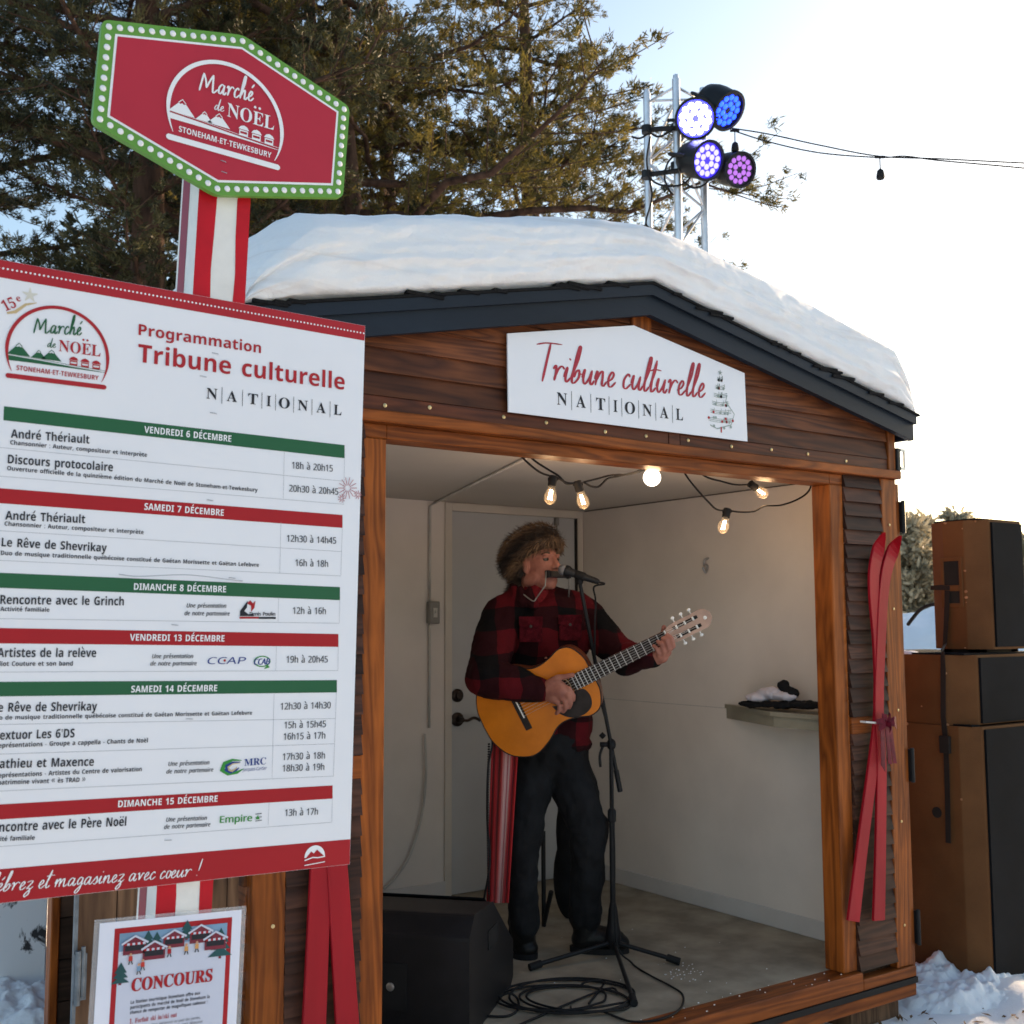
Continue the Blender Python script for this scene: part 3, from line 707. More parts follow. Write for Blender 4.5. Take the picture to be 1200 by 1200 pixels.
def text(mb, pl, s, p0, p1, cap, font='sans', bold=0, shear=0, m=0, lay=.0012, anchor=None):
    """p0, p1: (x, z) of the two ends of the baseline; cap: capital height in metres"""
    vs, fs = glyphs(s, font); x0 = min(v[0] for v in vs); x1 = max(v[0] for v in vs); k = cap/caph(font)
    if p1 is None: p1 = (p0[0]+(x1-x0)*k, p0[1])
    dx, dz = p1[0]-p0[0], p1[1]-p0[1]; L_ = math.hypot(dx, dz); ux, uz = dx/L_, dz/L_; sx = L_/(x1-x0)
    n = 3 if bold else 1
    for i in range(n):
        o = (i-1)*bold*cap if bold else 0
        out = []
        for (a, b) in vs:
            X = (a-x0)*sx+b*k*shear+o; Z = b*k+(abs(o)*.0)
            out.append((p0[0]+ux*X-uz*Z, pl.y-lay-i*6e-5, p0[1]+uz*X+ux*Z))
        mb.add(out, fs, m)
def ptext(mb, pl, s, a, b, cappx, **kw):
    p0, p1 = pl.px(*a), pl.px(*b); cap = abs(pl.px(a[0], a[1]-cappx)[1]-p0[1]); text(mb, pl, s, p0, p1, cap, **kw)
SCRIPT = {
'T': (.98, [[(-.25, 2.2), (.4, 2.38), (1.35, 2.4)], [(.62, 2.38), (.52, 1.3), (.4, -.15)]]),
'r': (.72, [[(.0, .75), (.15, .98), (.2, .5), (.14, .0)], [(.16, .25), (.32, .75), (.52, .98), (.72, .8)]]),
'i': (.45, [[(.0, .3), (.17, .95), (.12, .25), (.22, .0), (.45, .3)], [(.25, 1.45), (.28, 1.55)]]),
'b': (.72, [[(0, .3), (.33, 1.5), (.42, 2.35), (.3, 2.3), (.14, 1.0), (.1, .1), (.28, .0), (.52, .4), (.48, .85), (.3, .72), (.2, .35)], [(.48, .62), (.72, .62)]]),
'u': (.84, [[(0, .4), (.14, .95), (.1, .3), (.24, .0), (.48, .4), (.62, .95)], [(.62, .95), (.56, .2), (.68, .0), (.84, .3)]]),
'n': (.82, [[(.0, .4), (.14, .95), (.1, .0)], [(.11, .3), (.32, .85), (.48, .95), (.52, .5), (.52, .1), (.64, .0), (.82, .3)]]),
'e': (.62, [[(0, .3), (.3, .5), (.43, .82), (.3, 1.0), (.12, .6), (.15, .1), (.34, .0), (.62, .35)]]),
'c': (.6, [[(.48, .8), (.34, 1.0), (.11, .6), (.12, .12), (.3, 0), (.6, .35)]]),
'l': (.46, [[(0, .25), (.33, 1.4), (.42, 2.25), (.3, 2.25), (.14, 1.0), (.13, .1), (.26, .0), (.46, .3)]]),
't': (.48, [[(.02, .3), (.28, 1.3), (.36, 2.2)], [(.36, 2.2), (.17, 1.0), (.14, .1), (.26, 0), (.48, .3)], [(-.05, 1.42), (.3, 1.55), (.75, 1.52)]]),
'a': (.84, [[(.54, .85), (.34, 1.0), (.1, .6), (.12, .1), (.3, .05), (.5, .5), (.6, .95)], [(.6, .95), (.54, .2), (.66, 0), (.84, .3)]]),
'h': (.8, [[(0, .3), (.33, 1.4), (.4, 2.3), (.28, 2.25), (.13, .8), (.08, 0)], [(.1, .25), (.3, .8), (.46, .95), (.5, .5), (.5, .1), (.62, 0), (.8, .3)]]),
'M': (1.75, [[(0, -.1), (.10, .8), (.22, 1.75)], [(.22, 1.75), (.5, 1.0), (.62, .3)], [(.62, .3), (.85, 1.0), (1.15, 1.75)], [(1.15, 1.75), (1.2, .8), (1.27, .05), (1.42, 0), (1.75, .4)]]),
'd': (.8, [[(.5, .85), (.3, 1.0), (.08, .5), (.15, .05), (.38, .3), (.58, 1.4), (.7, 2.3)], [(.7, 2.3), (.55, .6), (.55, .1), (.66, 0), (.8, .3)]]),
'C': (1.05, [[(.95, 1.9), (.75, 2.35), (.3, 1.9), (.1, .7), (.3, .02), (.65, .05), (1.05, .45)]]),
'z': (.68, [[(.05, .85), (.3, 1.0), (.52, .9), (.1, .05)], [(.1, .05), (.35, .12), (.42, -.5), (.15, -.95), (.08, -.6), (.68, .3)]]),
'g': (.72, [[(.5, .85), (.3, 1), (.1, .55), (.2, .1), (.45, .4), (.56, .95)], [(.56, .95), (.48, -.4), (.22, -1.0), (.1, -.7), (.72, .3)]]),
's': (.58, [[(0, .3), (.32, 1.0)], [(.32, 1.0), (.44, .4), (.28, 0), (.08, .1)], [(.28, 0), (.58, .3)]]),
'v': (.68, [[(0, .8), (.14, .95), (.24, .05)], [(.24, .05), (.5, .9), (.68, .85)]]),
'm': (1.22, [[(0, .4), (.14, .95), (.1, 0)], [(.11, .3), (.3, .85), (.44, .95), (.46, .0)], [(.47, .3), (.66, .85), (.82, .95), (.88, .1), (1.0, 0), (1.22, .3)]]),
'o': (.66, [[(.42, .95), (.2, .95), (.09, .45), (.2, .0), (.42, .2), (.48, .7), (.36, .97)], [(.42, .9), (.66, .75)]]),
'!': (.5, [[(.42, 2.3), (.3, .7)], [(.2, .05), (.22, .12)]]),
' ': (.45, [])}
def script_strokes(s):
    x = 0; out = []
    for ch in s:
        acc = ch in 'éè'; base = {'é': 'e', 'è': 'e'}.get(ch, ch)
        if ch == 'œ':
            for b_ in 'oe':
                adv, st = SCRIPT[b_]; out += [[(p[0]+x, p[1]) for p in q] for q in st]; x += adv*.82
            x += .1; continue
        adv, st = SCRIPT[base]; out += [[(p[0]+x, p[1]) for p in q] for q in st]
        if acc: out.append([(x+.3, 1.35), (x+.52, 1.75)])
        x += adv
    return out, x
def script(mb, pl, s, p0, p1, xh, wd=.16, slant=.16, m=0, lay=.0012):
    st, wid = script_strokes(s)
    dx, dz = p1[0]-p0[0], p1[1]-p0[1]; L_ = math.hypot(dx, dz); ux, uz = dx/L_, dz/L_; sx = L_/wid; c = 0
    for q in st:
        pts = cr(q, 7) if len(q) > 2 else cr([q[0], tuple((V(q[0])+V(q[1]))/2), q[1]], 3)
        P2 = [V((p.x*sx+p.y*slant*xh, p.y*xh)) for p in pts]; n = len(P2); vs = []
        for i, p in enumerate(P2):
            d = P2[min(i+1, n-1)]-P2[max(i-1, 0)]
            if d.length < 1e-9: d = V((1, 0))
            d.normalize(); wv = wd*xh*(.42+.58*abs(d.y)**1.5)*(.55+.45*min(1, min(i, n-1-i)/2))
            nrm = V((-d.y, d.x))*wv*.5; c += 1
            for e in (p+nrm, p-nrm): vs.append((p0[0]+ux*e.x-uz*e.y, pl.y-lay-(c % 60)*1.2e-5, p0[1]+uz*e.x+ux*e.y))
        mb.add(vs, [(2*i, 2*i+1, 2*i+3, 2*i+2) for i in range(n-1)], m)
def sheet(mb, pl, pts, m=0, lay=.0006):
    """a flat printed shape; pts in (x, z)"""
    mb.poly([(x, pl.y-lay, z) for x, z in pts], m)
def disc(mb, pl, c, r, m=0, lay=.0012, n=16, rz=None):
    sheet(mb, pl, [(c[0]+r*math.cos(2*math.pi*i/n), c[1]+(rz or r)*math.sin(2*math.pi*i/n)) for i in range(n)], m, lay)
def strip(mb, pl, pts, wd, m=0, lay=.0012):
    n = len(pts); P2 = [V(p) for p in pts]; ws = wd if isinstance(wd, list) else [wd]*n; vs = []
    for i, p in enumerate(P2):
        d = (P2[min(i+1, n-1)]-P2[max(i-1, 0)]).normalized(); nr = V((-d.y, d.x))*ws[i]*.5
        for e in (p+nrm_(nr), p-nrm_(nr)): vs.append((e.x, pl.y-lay, e.y))
    mb.add(vs, [(2*i, 2*i+1, 2*i+3, 2*i+2) for i in range(n-1)], m)
def nrm_(x): return x
def logo(mb, pl, org, ux, W, mt):
    """the market's round logo: org = left end of the bottom bar, ux = unit direction, W = bar length; mt = material slots"""
    W2 = W*1.23
    A = lambda x, y: (org[0]+ux[0]*x*W-ux[1]*y*W2, org[1]+ux[1]*x*W+ux[0]*y*W2)
    n = 60; arc = []; ws = []
    for i in range(n+1):
        t = R(-27+234*i/n); arc.append(A(.5+.52*math.cos(t), (.29+.52*math.sin(t))/1.23)); ws.append(W*.036*min(1, .15+min(i, n-i)/9))
    strip(mb, pl, arc, ws, mt['arc'])
    bar = [A(.0, -.021), A(1, -.021), A(1.015, -.012), A(1.02, 0), A(1.015, .012), A(1, .021), A(0, .021), A(-.015, .012), A(-.02, 0), A(-.015, -.012)]; sheet(mb, pl, bar, mt['arc'], .0012)
    script(mb, pl, 'Marché', A(.24, .405), A(.73, .44), W2*.073, .19, m=mt['script'])
    script(mb, pl, 'de', A(.38, .29), A(.47, .295), W2*.038, .2, m=mt['script'])
    text(mb, pl, 'NOEL', A(.5, .272), A(.94, .272), W2*.10, 'serif', m=mt['noel'])
    for x in (.752, .795): disc(mb, pl, A(x, .402), W*.012, mt['noel'])
    text(mb, pl, 'STONEHAM-ET-TEWKESBURY', A(.085, .056), A(.93, .056), W2*.042, 'bold', m=mt['noel'])
    for (x, h, wm) in ((.1, .105, .115), (.3, .07, .075), (.43, .09, .105)):
        s_ = lambda a, b: A(x+a*wm, .19-.02*x+b*h)
        sheet(mb, pl, [s_(-1, 0), s_(1, 0), s_(.28, .72), s_(.12, .66), s_(0, .74), s_(-.14, .66), s_(-.28, .72)], mt['mount'], .0011)
        strip(mb, pl, [s_(-.28, .74), s_(0, 1.0), s_(.28, .74)], W*.008, mt['mount'], .0013)
    sheet(mb, pl, [A(-.015, .178), A(.3, .166), A(.6, .150), A(1.0, .134), A(1.0, .131), A(.6, .135), A(.3, .136), A(-.01, .135)], mt['mount'], .0009)
    strip(mb, pl, [A(-.015, .19), A(.3, .179), A(.6, .162), A(1.01, .148)], W*.004, mt['mount'], .0014)
    for x in (.645, .765, .885):
        a = lambda p, q: A(x+.015+p, .158+(.645-x)*.03+q*.8)
        sheet(mb, pl, [a(-.05, .062), a(.05, .062), a(.03, .09), a(0, .102), a(-.03, .09)], mt['hut'], .0013)
        strip(mb, pl, [a(-.04, .05), a(.04, .05)], W*.012, mt['hut'], .0012)
        strip(mb, pl, [a(-.036, .0), a(-.036, .05)], W*.009, mt['hut'], .0013); strip(mb, pl, [a(.036, .0), a(.036, .05)], W*.009, mt['hut'], .0013)
        strip(mb, pl, [a(-.04, .012), a(.04, .012)], W*.02, mt['hut'], .00125)

# ------------------------------------------------------------------ striped post
PY = -1.345
LEAN = V((.02, 0, 1)).normalized()
pb0 = V((-3.305, PY+.0, GZ-.05))
def pz(z): return V((-3.332+(z-1.01)*.036, 0, z))
mb = MB(); w_ = .094
def pstrip(x0, x1, m, ya=0, jit=.0015):
    n = 40; vs = []
    for i in range(n+1):
        z = GZ-.05+(2.33-GZ+.05)*i/n; c = pz(z).x
        a = c+x0+(random.uniform(-jit, jit)*1.6 if x0 > 0 else 0); b = c+x1+(random.uniform(-jit, jit)*1.6 if x1 < w_ else 0); vs += [(a, PY-ya, z), (b, PY-ya, z)]
    mb.add(vs, [(2*i, 2*i+1, 2*i+3, 2*i+2) for i in range(n)], m)
n = 40; vs = []
for i in range(n+1):
    z = GZ-.05+(2.33-GZ+.05)*i/n; c = pz(z).x
    vs += [(c, PY+.0004, z), (c+w_, PY+.0004, z), (c+w_, PY+w_, z), (c, PY+w_, z)]
mb.add(vs, [(4*i+k, 4*i+(k+1) % 4, 4*i+4+(k+1) % 4, 4*i+4+k) for i in range(n) for k in range(4)]+[(3, 2, 1, 0), (4*n, 4*n+1, 4*n+2, 4*n+3)], 0)
pstrip(.0, .031, 1, .0003); pstrip(.072, w_+.0003, 1, .0003)
# stripes on the left face
def lstrip(y0, y1, m):
    vs = []
    for i in range(n+1):
        z = GZ-.05+(2.33-GZ+.05)*i/n; c = pz(z).x-.0004; vs += [(c, PY+y0+random.uniform(-.001, .001), z), (c, PY+y1+random.uniform(-.001, .001), z)]
    mb.add(vs, [(2*i, 2*i+1, 2*i+3, 2*i+2) for i in range(n)], m)
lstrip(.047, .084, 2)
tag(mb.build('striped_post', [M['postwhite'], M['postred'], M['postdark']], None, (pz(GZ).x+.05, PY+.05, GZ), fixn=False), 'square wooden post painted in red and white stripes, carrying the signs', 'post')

# ------------------------------------------------------------------ programme board
BYF = -1.36; pl = Plane(BYF)
BT = thing('programme_board', (-3.29, BYF+.006, 1.03), 'large white event schedule board with red and green date bands on the striped post', 'sign board')
TL, TR, BR_, BL_ = (-3.612, 2.0185), (-2.971, 2.008), (-2.992, 1.029), (-3.632, 1.043)
mb = MB(); mb.prism([(x, BYF, z) for x, z in (BL_, BR_, TR, TL)], (0, .010, 0)); mb.build('panel', M['pvc'], BT, bevel=.0008)
def lerp2(a, b, t): return (a[0]+(b[0]-a[0])*t, a[1]+(b[1]-a[1])*t)
pxs = lambda *q: [pl.px(*p) for p in q]
mb = MB()
b0, b1 = pl.px(0, 325), pl.px(428.5, 399.5); e = .0004
dd = lambda p, q, x: (x, p[1]+(q[1]-p[1])*(x-p[0])/(q[0]-p[0]))
sheet(mb, pl, [(TL[0]+e, dd(b0, b1, TL[0])[1]), (TR[0]-.001-e, dd(b0, b1, TR[0])[1]), (TR[0]-e, TR[1]-e), (TL[0]+e, TL[1]-e)], 0, .0005)
d0, d1 = pl.px(0, 314), pl.px(428, 391)
for i in range(96):
    t = (i+.5)/96; p = lerp2((TL[0], dd(d0, d1, TL[0])[1]), (TR[0], dd(d0, d1, TR[0])[1]), t); disc(mb, pl, p, .0017, 1, .0009, 8)
mb.build('top_border', [M['red'], M['white']], BT, fixn=False); mb = MB()
g0, g1 = pl.px(0, 1018.6), pl.px(410.5, 983.4)
sheet(mb, pl, [(BL_[0]+e, BL_[1]+e), (BR_[0]-e, BR_[1]+e), (BR_[0]-e+.0008, dd(g0, g1, BR_[0])[1]), (BL_[0]+e+.0008, dd(g0, g1, BL_[0])[1])], 2, .0005)
script(mb, pl, 'Célébrez et magasinez avec cœur !', pl.px(-34, 1047), pl.px(233, 1026), abs(pl.px(100, 1040)[1]-pl.px(100, 1031)[1]), .17, .2, m=1)
# small round mountain emblem in the bottom band
c = pl.px(368.5, 1004); r = .0195
arc = [(c[0]+r*math.cos(R(a)), c[1]+r*math.sin(R(a))) for a in range(-5, 186, 8)]
mb.poly([(x, BYF-.0011, z) for x, z in arc], 1)
sheet(mb, pl, [(c[0]-r*.9, c[1]-.001), (c[0]-.007, c[1]+.010), (c[0]-.002, c[1]+.006), (c[0]+.004, c[1]+.012), (c[0]+r*.95, c[1]-.001)], 2, .0015)
strip(mb, pl, [(c[0]-r, c[1]-.004), (c[0]-.004, c[1]-.0005), (c[0]+.006, c[1]-.002), (c[0]+r, c[1]-.001)], .002, 1, .0017)
strip(mb, pl, [(c[0]-r, c[1]-.0125), (c[0]+r, c[1]-.0105)], .0014, 1, .0012)
mb.build('bottom_border', [M['red'], M['white'], M['red2']], BT, fixn=False)
mb = MB()
o_ = pl.px(8.5, 440); q_ = pl.px(122.5, 454); W_ = math.hypot(q_[0]-o_[0], q_[1]-o_[1])
logo(mb, pl, o_, ((q_[0]-o_[0])/W_, (q_[1]-o_[1])/W_), W_, dict(arc=0, script=1, noel=0, mount=1, hut=0))
ptext(mb, pl, '15', (6.5, 365), (20, 359.5), 12, font='serif', m=0); ptext(mb, pl, 'e', (20.5, 354), (25, 352.5), 8, font='serif', m=0)
strip(mb, pl, pxs((8, 367), (18, 365.5), (30, 357), (43, 355)), [.003, .005, .004, .001], 2, .0008)
for a in range(5):
    cx, cz = pl.px(35, 346); t = R(90+72*a); strip(mb, pl, [(cx, cz), (cx+.012*math.cos(t), cz+.012*math.sin(t))], [.007, .001], 3, .0007+a*.00008)
mb.build('logo', [M['red'], M['green'], M['tan'], mat('printed_pale_gold', (.72, .69, .6), .45)], BT, fixn=False)
mb = MB()
ptext(mb, pl, 'Programmation', (162, 392.5), (305.5, 414), 12.8, font='bold', m=0)
ptext(mb, pl, 'Tribune culturelle', (161.3, 424), (403.5, 457), 21, font='bold', m=0)
def national(mb, pl, a, b, cap, m, mline, wb=.0009):
    pa, pb_ = pl.px(*a), pl.px(*b); k = abs(pl.px(a[0], a[1]-cap)[1]-pa[1])
    for i, ch in enumerate('NATIONAL'):
        wid = {'N': .075, 'A': .072, 'T': .07, 'I': .032, 'O': .082, 'L': .06}[ch]
        cen = (0.035, .175, .325, .44, .555, .695, .835, .965)[i]
        text(mb, pl, ch, lerp2(pa, pb_, cen-wid/2), lerp2(pa, pb_, cen+wid/2), k, 'serif', m=m)
    for t in (.105, .25, .39, .49, .625, .765, .905):
        p = lerp2(pa, pb_, t); strip(mb, pl, [(p[0], p[1]-k*.32), (p[0], p[1]+k*1.25)], wb, mline)
mb.build('heading', M['red'], BT, fixn=False)
mb = MB(); national(mb, pl, (242, 467), (400.5, 487), 12.5, 0, 0); mb.build('sponsor_lettering', M['ink'], BT, fixn=False)
# date bands
BANDS = [(0, (476, 492.5), (521.7, 537), 403.7, 'VENDREDI 6 DÉCEMBRE', (168.7, 507), (270.6, 518)),
 (1, (572.4, 590), (603.5, 618.6), 401.2, 'SAMEDI 7 DÉCEMBRE', (168.7, 597.3), (261.8, 604.6)),
 (0, (671.4, 689), (688, 703.3), 398.2, 'DIMANCHE 8 DÉCEMBRE', (156.6, 691.2), (264.5, 694.2)),
 (1, (736, 754), (743, 758), 396.4, 'VENDREDI 13 DÉCEMBRE', (151.8, 750.6), (262.6, 751.9)),
 (0, (799, 816), (797, 811.4), 394.6, 'SAMEDI 14 DÉCEMBRE', (153.3, 811.4), (254, 810)),
 (1, (942.4, 960), (920.4, 935.8), 389.6, 'DIMANCHE 15 DÉCEMBRE', (138, 946), (254.5, 939.4))]
for g, l, r, xr_, s, a, b in BANDS:
    mb = MB(); lt, lb = pl.px(4, l[0]), pl.px(4, l[1]); rt, rb = pl.px(xr_, r[0]), pl.px(xr_, r[1])
    X0 = -3.593-(lt[1]-1.786)*-.022
    sheet(mb, pl, [dd(lb, rb, X0), rb, rt, dd(lt, rt, X0)], g, .0006)
    ptext(mb, pl, s, a, b, 7.8, m=2, font='bold')
    mb.build('date_band', [M['green'], M['red2'], M['white']], BT, fixn=False)
# table rules
mb = MB()
def rule(a, b, xe):
    pa, pb_ = pl.px(*a), pl.px(*b); strip(mb, pl, [dd(pa, pb_, -3.597), (pb_[0], pb_[1])], .0007, 0, .0006)
for a, b in (((3, 524.7), (403, 564)), ((0, 558), (403, 591)), ((0, 622), (400, 646.4)), ((0, 656.7), (399, 675)), ((0, 725), (397, 730.4)), ((0, 787.6), (396, 785.8)), ((0, 849), (392.5, 842)), ((0, 883.7), (391.5, 871.6)), ((0, 927), (391, 909.4)), ((0, 992), (388.6, 963.6))): rule(a, b, 0)
for a, b in (((333, 529), (331.8, 584)), ((329, 612), (327.7, 672)), ((326.3, 700), (325.6, 729)), ((323.8, 757), (323, 786)), ((321, 813), (318.6, 912)), ((315.2, 940), (314, 967)),
             ((403.6, 537), (402.4, 590)), ((400.9, 618), (399.2, 674)), ((398, 703), (397.4, 730)), ((396.2, 758), (395.8, 786)), ((394, 811), (390.6, 909)), ((389.2, 936), (388.6, 963))):
    strip(mb, pl, pxs(a, b), .0006, 0, .0007)
mb.build('table_rules', M['line'], BT, fixn=False)
# entries
mb = MB(); NM = dict(font='bold', m=0); SM = dict(font='bold', m=0)
ptext(mb, pl, 'André Thériault', (12.5, 513), (104.5, 520), 10, **NM); ptext(mb, pl, 'Chansonnier : Auteur, compositeur et interprète', (11.7, 520.8), (172, 535.5), 5, **SM); mb.build('entry_text', M['ink'], BT, fixn=False); mb = MB()
ptext(mb, pl, 'Discours protocolaire', (8.8, 543), (132, 552.5), 10.3, **NM); ptext(mb, pl, 'Ouverture officielle de la quinzième édition du Marché de Noël de Stoneham-et-Tewkesbury', (8, 551), (301.5, 576.5), 5, **SM); mb.build('entry_text', M['ink'], BT, fixn=False); mb = MB()
ptext(mb, pl, 'André Thériault', (5.9, 608.8), (99.5, 613.2), 10, **NM); ptext(mb, pl, 'Chansonnier : Auteur, compositeur et interprète', (5, 616), (168, 626), 5, **SM); mb.build('entry_text', M['ink'], BT, fixn=False); mb = MB()
ptext(mb, pl, 'Le Rêve de Shevrikay', (1.5, 640.2), (124.7, 646.8), 10, **NM); ptext(mb, pl, 'Duo de musique traditionnelle québécoise constitué de Gaétan Morissette et Gaëtan Lefebvre', (.7, 650.3), (303, 664.3), 5, **SM); mb.build('entry_text', M['ink'], BT, fixn=False); mb = MB()
ptext(mb, pl, 'Rencontre avec le Grinch', (0, 707.8), (144.8, 709.5), 10.5, **NM); ptext(mb, pl, 'Activité familiale', (0, 716), (57.6, 717), 5, **SM); mb.build('entry_text', M['ink'], BT, fixn=False); mb = MB()
ptext(mb, pl, 'Artistes de la relève', (-3.6, 770), (112.3, 770), 10.5, **NM); ptext(mb, pl, 'Elliot Couture et son band', (-7, 780.5), (85, 780), 5.4, **SM); mb.build('entry_text', M['ink'], BT, fixn=False); mb = MB()
ptext(mb, pl, 'Le Rêve de Shevrikay', (-9, 834.3), (113.3, 832.5), 10.5, **NM); ptext(mb, pl, 'Duo de musique traditionnelle québécoise constitué de Gaétan Morissette et Gaëtan Lefebvre', (-11, 843.6), (295, 837.5), 5, **SM); mb.build('entry_text', M['ink'], BT, fixn=False); mb = MB()
ptext(mb, pl, "Sextuor Les 6'DS", (-7, 867), (87, 864), 10.5, **NM); ptext(mb, pl, '2 représentations - Groupe a cappella - Chants de Noël', (-12, 876.6), (173, 870), 5.4, **SM); mb.build('entry_text', M['ink'], BT, fixn=False); mb = MB()
ptext(mb, pl, 'Mathieu et Maxence', (-12, 900.5), (109.5, 897.3), 10.5, **NM); ptext(mb, pl, '2 représentations - Artistes du Centre de valorisation', (-12, 911.8), (165.8, 903.6), 5.4, **SM); ptext(mb, pl, 'du patrimoine vivant « ès TRAD »', (-14, 920), (99.7, 916), 5.4, **SM); mb.build('entry_text', M['ink'], BT, fixn=False); mb = MB()
ptext(mb, pl, 'Rencontre avec le Père Noël', (-16.5, 975.6), (147.4, 967.5), 11, **NM); ptext(mb, pl, 'Activité familiale', (-18, 986.4), (40.3, 984), 5.4, **SM); mb.build('entry_text', M['ink'], BT, fixn=False)
mb = MB()
for s, a, b in (('18h à 20h15', (342, 549), (389.5, 552.8)), ('20h30 à 20h45', (338.6, 576), (396, 580)), ('12h30 à 14h45', (336, 634.7), (393.5, 637.3)), ('16h à 18h', (346, 663.3), (384, 664.5)), ('12h à 16h', (343, 719.4), (381.4, 719.8)), ('19h à 20h45', (335.5, 776.6), (383.6, 776.3)), ('12h30 à 14h30', (328.6, 831.6), (387, 830)), ('15h à 15h45', (333, 853.6), (381.4, 852)), ('16h15 à 17h', (332, 867), (380.6, 865.4)), ('17h30 à 18h', (331, 890.7), (380.3, 888.8)), ('18h30 à 19h', (330.8, 904.2), (379.5, 902.2)), ('13h à 17h', (333.7, 956.3), (372, 954.5))):
    mb = MB(); ptext(mb, pl, s, a, b, 7.8, bold=.02, m=0); mb.build('time_text', M['ink2'], BT, fixn=False)
mb = MB()
for a, b, c_, d_ in (((218.5, 712), (264.8, 712.4), (216, 721), (268.8, 721.5)), ((178, 771.5), (226, 771.3), (176, 780), (230, 779.7)), ((197, 897.6), (245, 895.8), (194.7, 906.6), (249.4, 904.2)), ((194.4, 963), (242, 960.7), (192, 971.5), (246, 968.3))):
    mb = MB()
    ptext(mb, pl, 'Une présentation', a, b, 5, font='italic', bold=.03, m=0); ptext(mb, pl, 'de notre partenaire', c_, d_, 5, font='italic', bold=.03, m=0)
    mb.build('partner_text', M['ink2'], BT, fixn=False)
# partner marks
mb = MB()
sheet(mb, pl, pxs((281, 722), (281, 716), (287, 708), (290, 704), (289, 712), (286, 716), (291, 720), (297, 719), (297, 722)), 0, .0012); sheet(mb, pl, pxs((289, 707), (293, 703.5), (296, 707), (299, 704), (298, 712), (294, 717), (294, 710)), 1, .0011)
ptext(mb, pl, 'Denis Poulin', (292.5, 721.5), (322, 721.5), 4.2, bold=.05, m=0); sheet(mb, pl, pxs((280.5, 725), (303, 725), (303, 722.8), (280.5, 722.8)), 1, .0008); sheet(mb, pl, pxs((303, 725.3), (323, 725.3), (323, 723), (303, 723)), 0, .0008)
mb.build('partner_mark', [M['ink'], M['red2']], BT, fixn=False)
mb = MB(); ptext(mb, pl, 'CCAP', (242, 778.3), (286.5, 777.8), 8, shear=.25, m=0); disc(mb, pl, pl.px(263, 774), .0022, 1, .0014)
mb.build('partner_mark', [M['blue'], M['red2']], BT, fixn=False)
mb = MB(); cx, cz = pl.px(307, 775); disc(mb, pl, (cx, cz), .0155, 1, .0007, 20, .0095); disc(mb, pl, (cx, cz), .0135, 2, .0010, 20, .0075); ptext(mb, pl, 'CCAB', (297, 779), (315, 778.5), 7, bold=.06, shear=.2, m=0, lay=.0014); sheet(mb, pl, pxs((309, 784), (313, 779), (316, 782)), 1, .0013)
mb.build('partner_mark', [M['blue'], M['lgreen'], M['white']], BT, fixn=False)
mb = MB()
for k, (mm, off, wv) in enumerate(((1, 0, .008), (0, 5, .006), (2, 8, .003))):
    strip(mb, pl, pxs((283-off*.3, 891+off*.4), (272, 890.5+off*.6), (263+off*.5, 895+off*.5), (260+off, 902), (267+off*.6, 906-off*.3), (278-off*.2, 905-off*.6), (285-off, 901-off*.3)), [.001, wv*.5, wv, wv*1.1, wv, wv*.6, .001], mm, .0009+.0003*k)
ptext(mb, pl, 'MRC', (286, 897.5), (311.5, 895.5), 8, font='serif', m=0); ptext(mb, pl, 'Jacques-Cartier', (284, 904), (312, 901.8), 4, font='sans', shear=.2, m=0)
mb.build('partner_mark', [M['blue'], M['lgreen'], M['tan']], BT, fixn=False)
mb = MB(); ptext(mb, pl, 'Empire', (257.4, 964.4), (294.8, 962), 8, bold=.04, m=0)
for k, y in enumerate((953, 957, 961)): strip(mb, pl, pxs((299, y+1), (306.5, y)), .0012, 1)
sheet(mb, pl, pxs((299, 960), (304, 960), (302, 955)), 0, .0013)
mb.build('partner_mark', [M['lgreen'], M['ink2']], BT, fixn=False)
mb = MB()                                     # little firework beside the speech
for cx_, cy_, rr, nn in ((407, 572, 11, 14), (419, 580, 4.5, 9), (400, 584, 4.5, 9)):
    for k in range(nn):
        t = 2*math.pi*k/nn; strip(mb, pl, pxs((cx_+rr*.25*math.cos(t), cy_+rr*.3*math.sin(t)), (cx_+rr*math.cos(t), cy_+rr*1.15*math.sin(t))), .0012, 0, .0012+.0001*(k % 3))
mb.build('firework_print', mat('printed_rose', L((176, 110, 118)), .45), BT, fixn=False)
# staples and a loose zip tie
mb = MB()
for u, v in ((252, 414), (238, 441), (250, 484), (246, 586), (205, 732), (222, 842), (197, 984), (272, 677)):
    p = pl.px(u, v); mb.tube([(p[0]-.006, BYF+.002, p[1]), (p[0]-.005, BYF-.002, p[1]), (p[0]+.005, BYF-.002, p[1]-.001), (p[0]+.006, BYF+.002, p[1]-.001)], .0006, 5)
each(mb, 'staple', M['steel'], BT, fixn=False); mb = MB()
a, b, c_ = pl.px(139, 673), pl.px(215, 674), pl.px(284, 681)
mb.tube(cr([(a[0], BYF-.001, a[1]), (a[0]+.03, BYF-.010, a[1]-.003), (b[0], BYF-.013, b[1]), (c_[0]-.03, BYF-.01, c_[1]+.002), (c_[0], BYF-.001, c_[1])]), .0008, 5)
mb.build('plastic_tie', M['line'], BT, fixn=False)

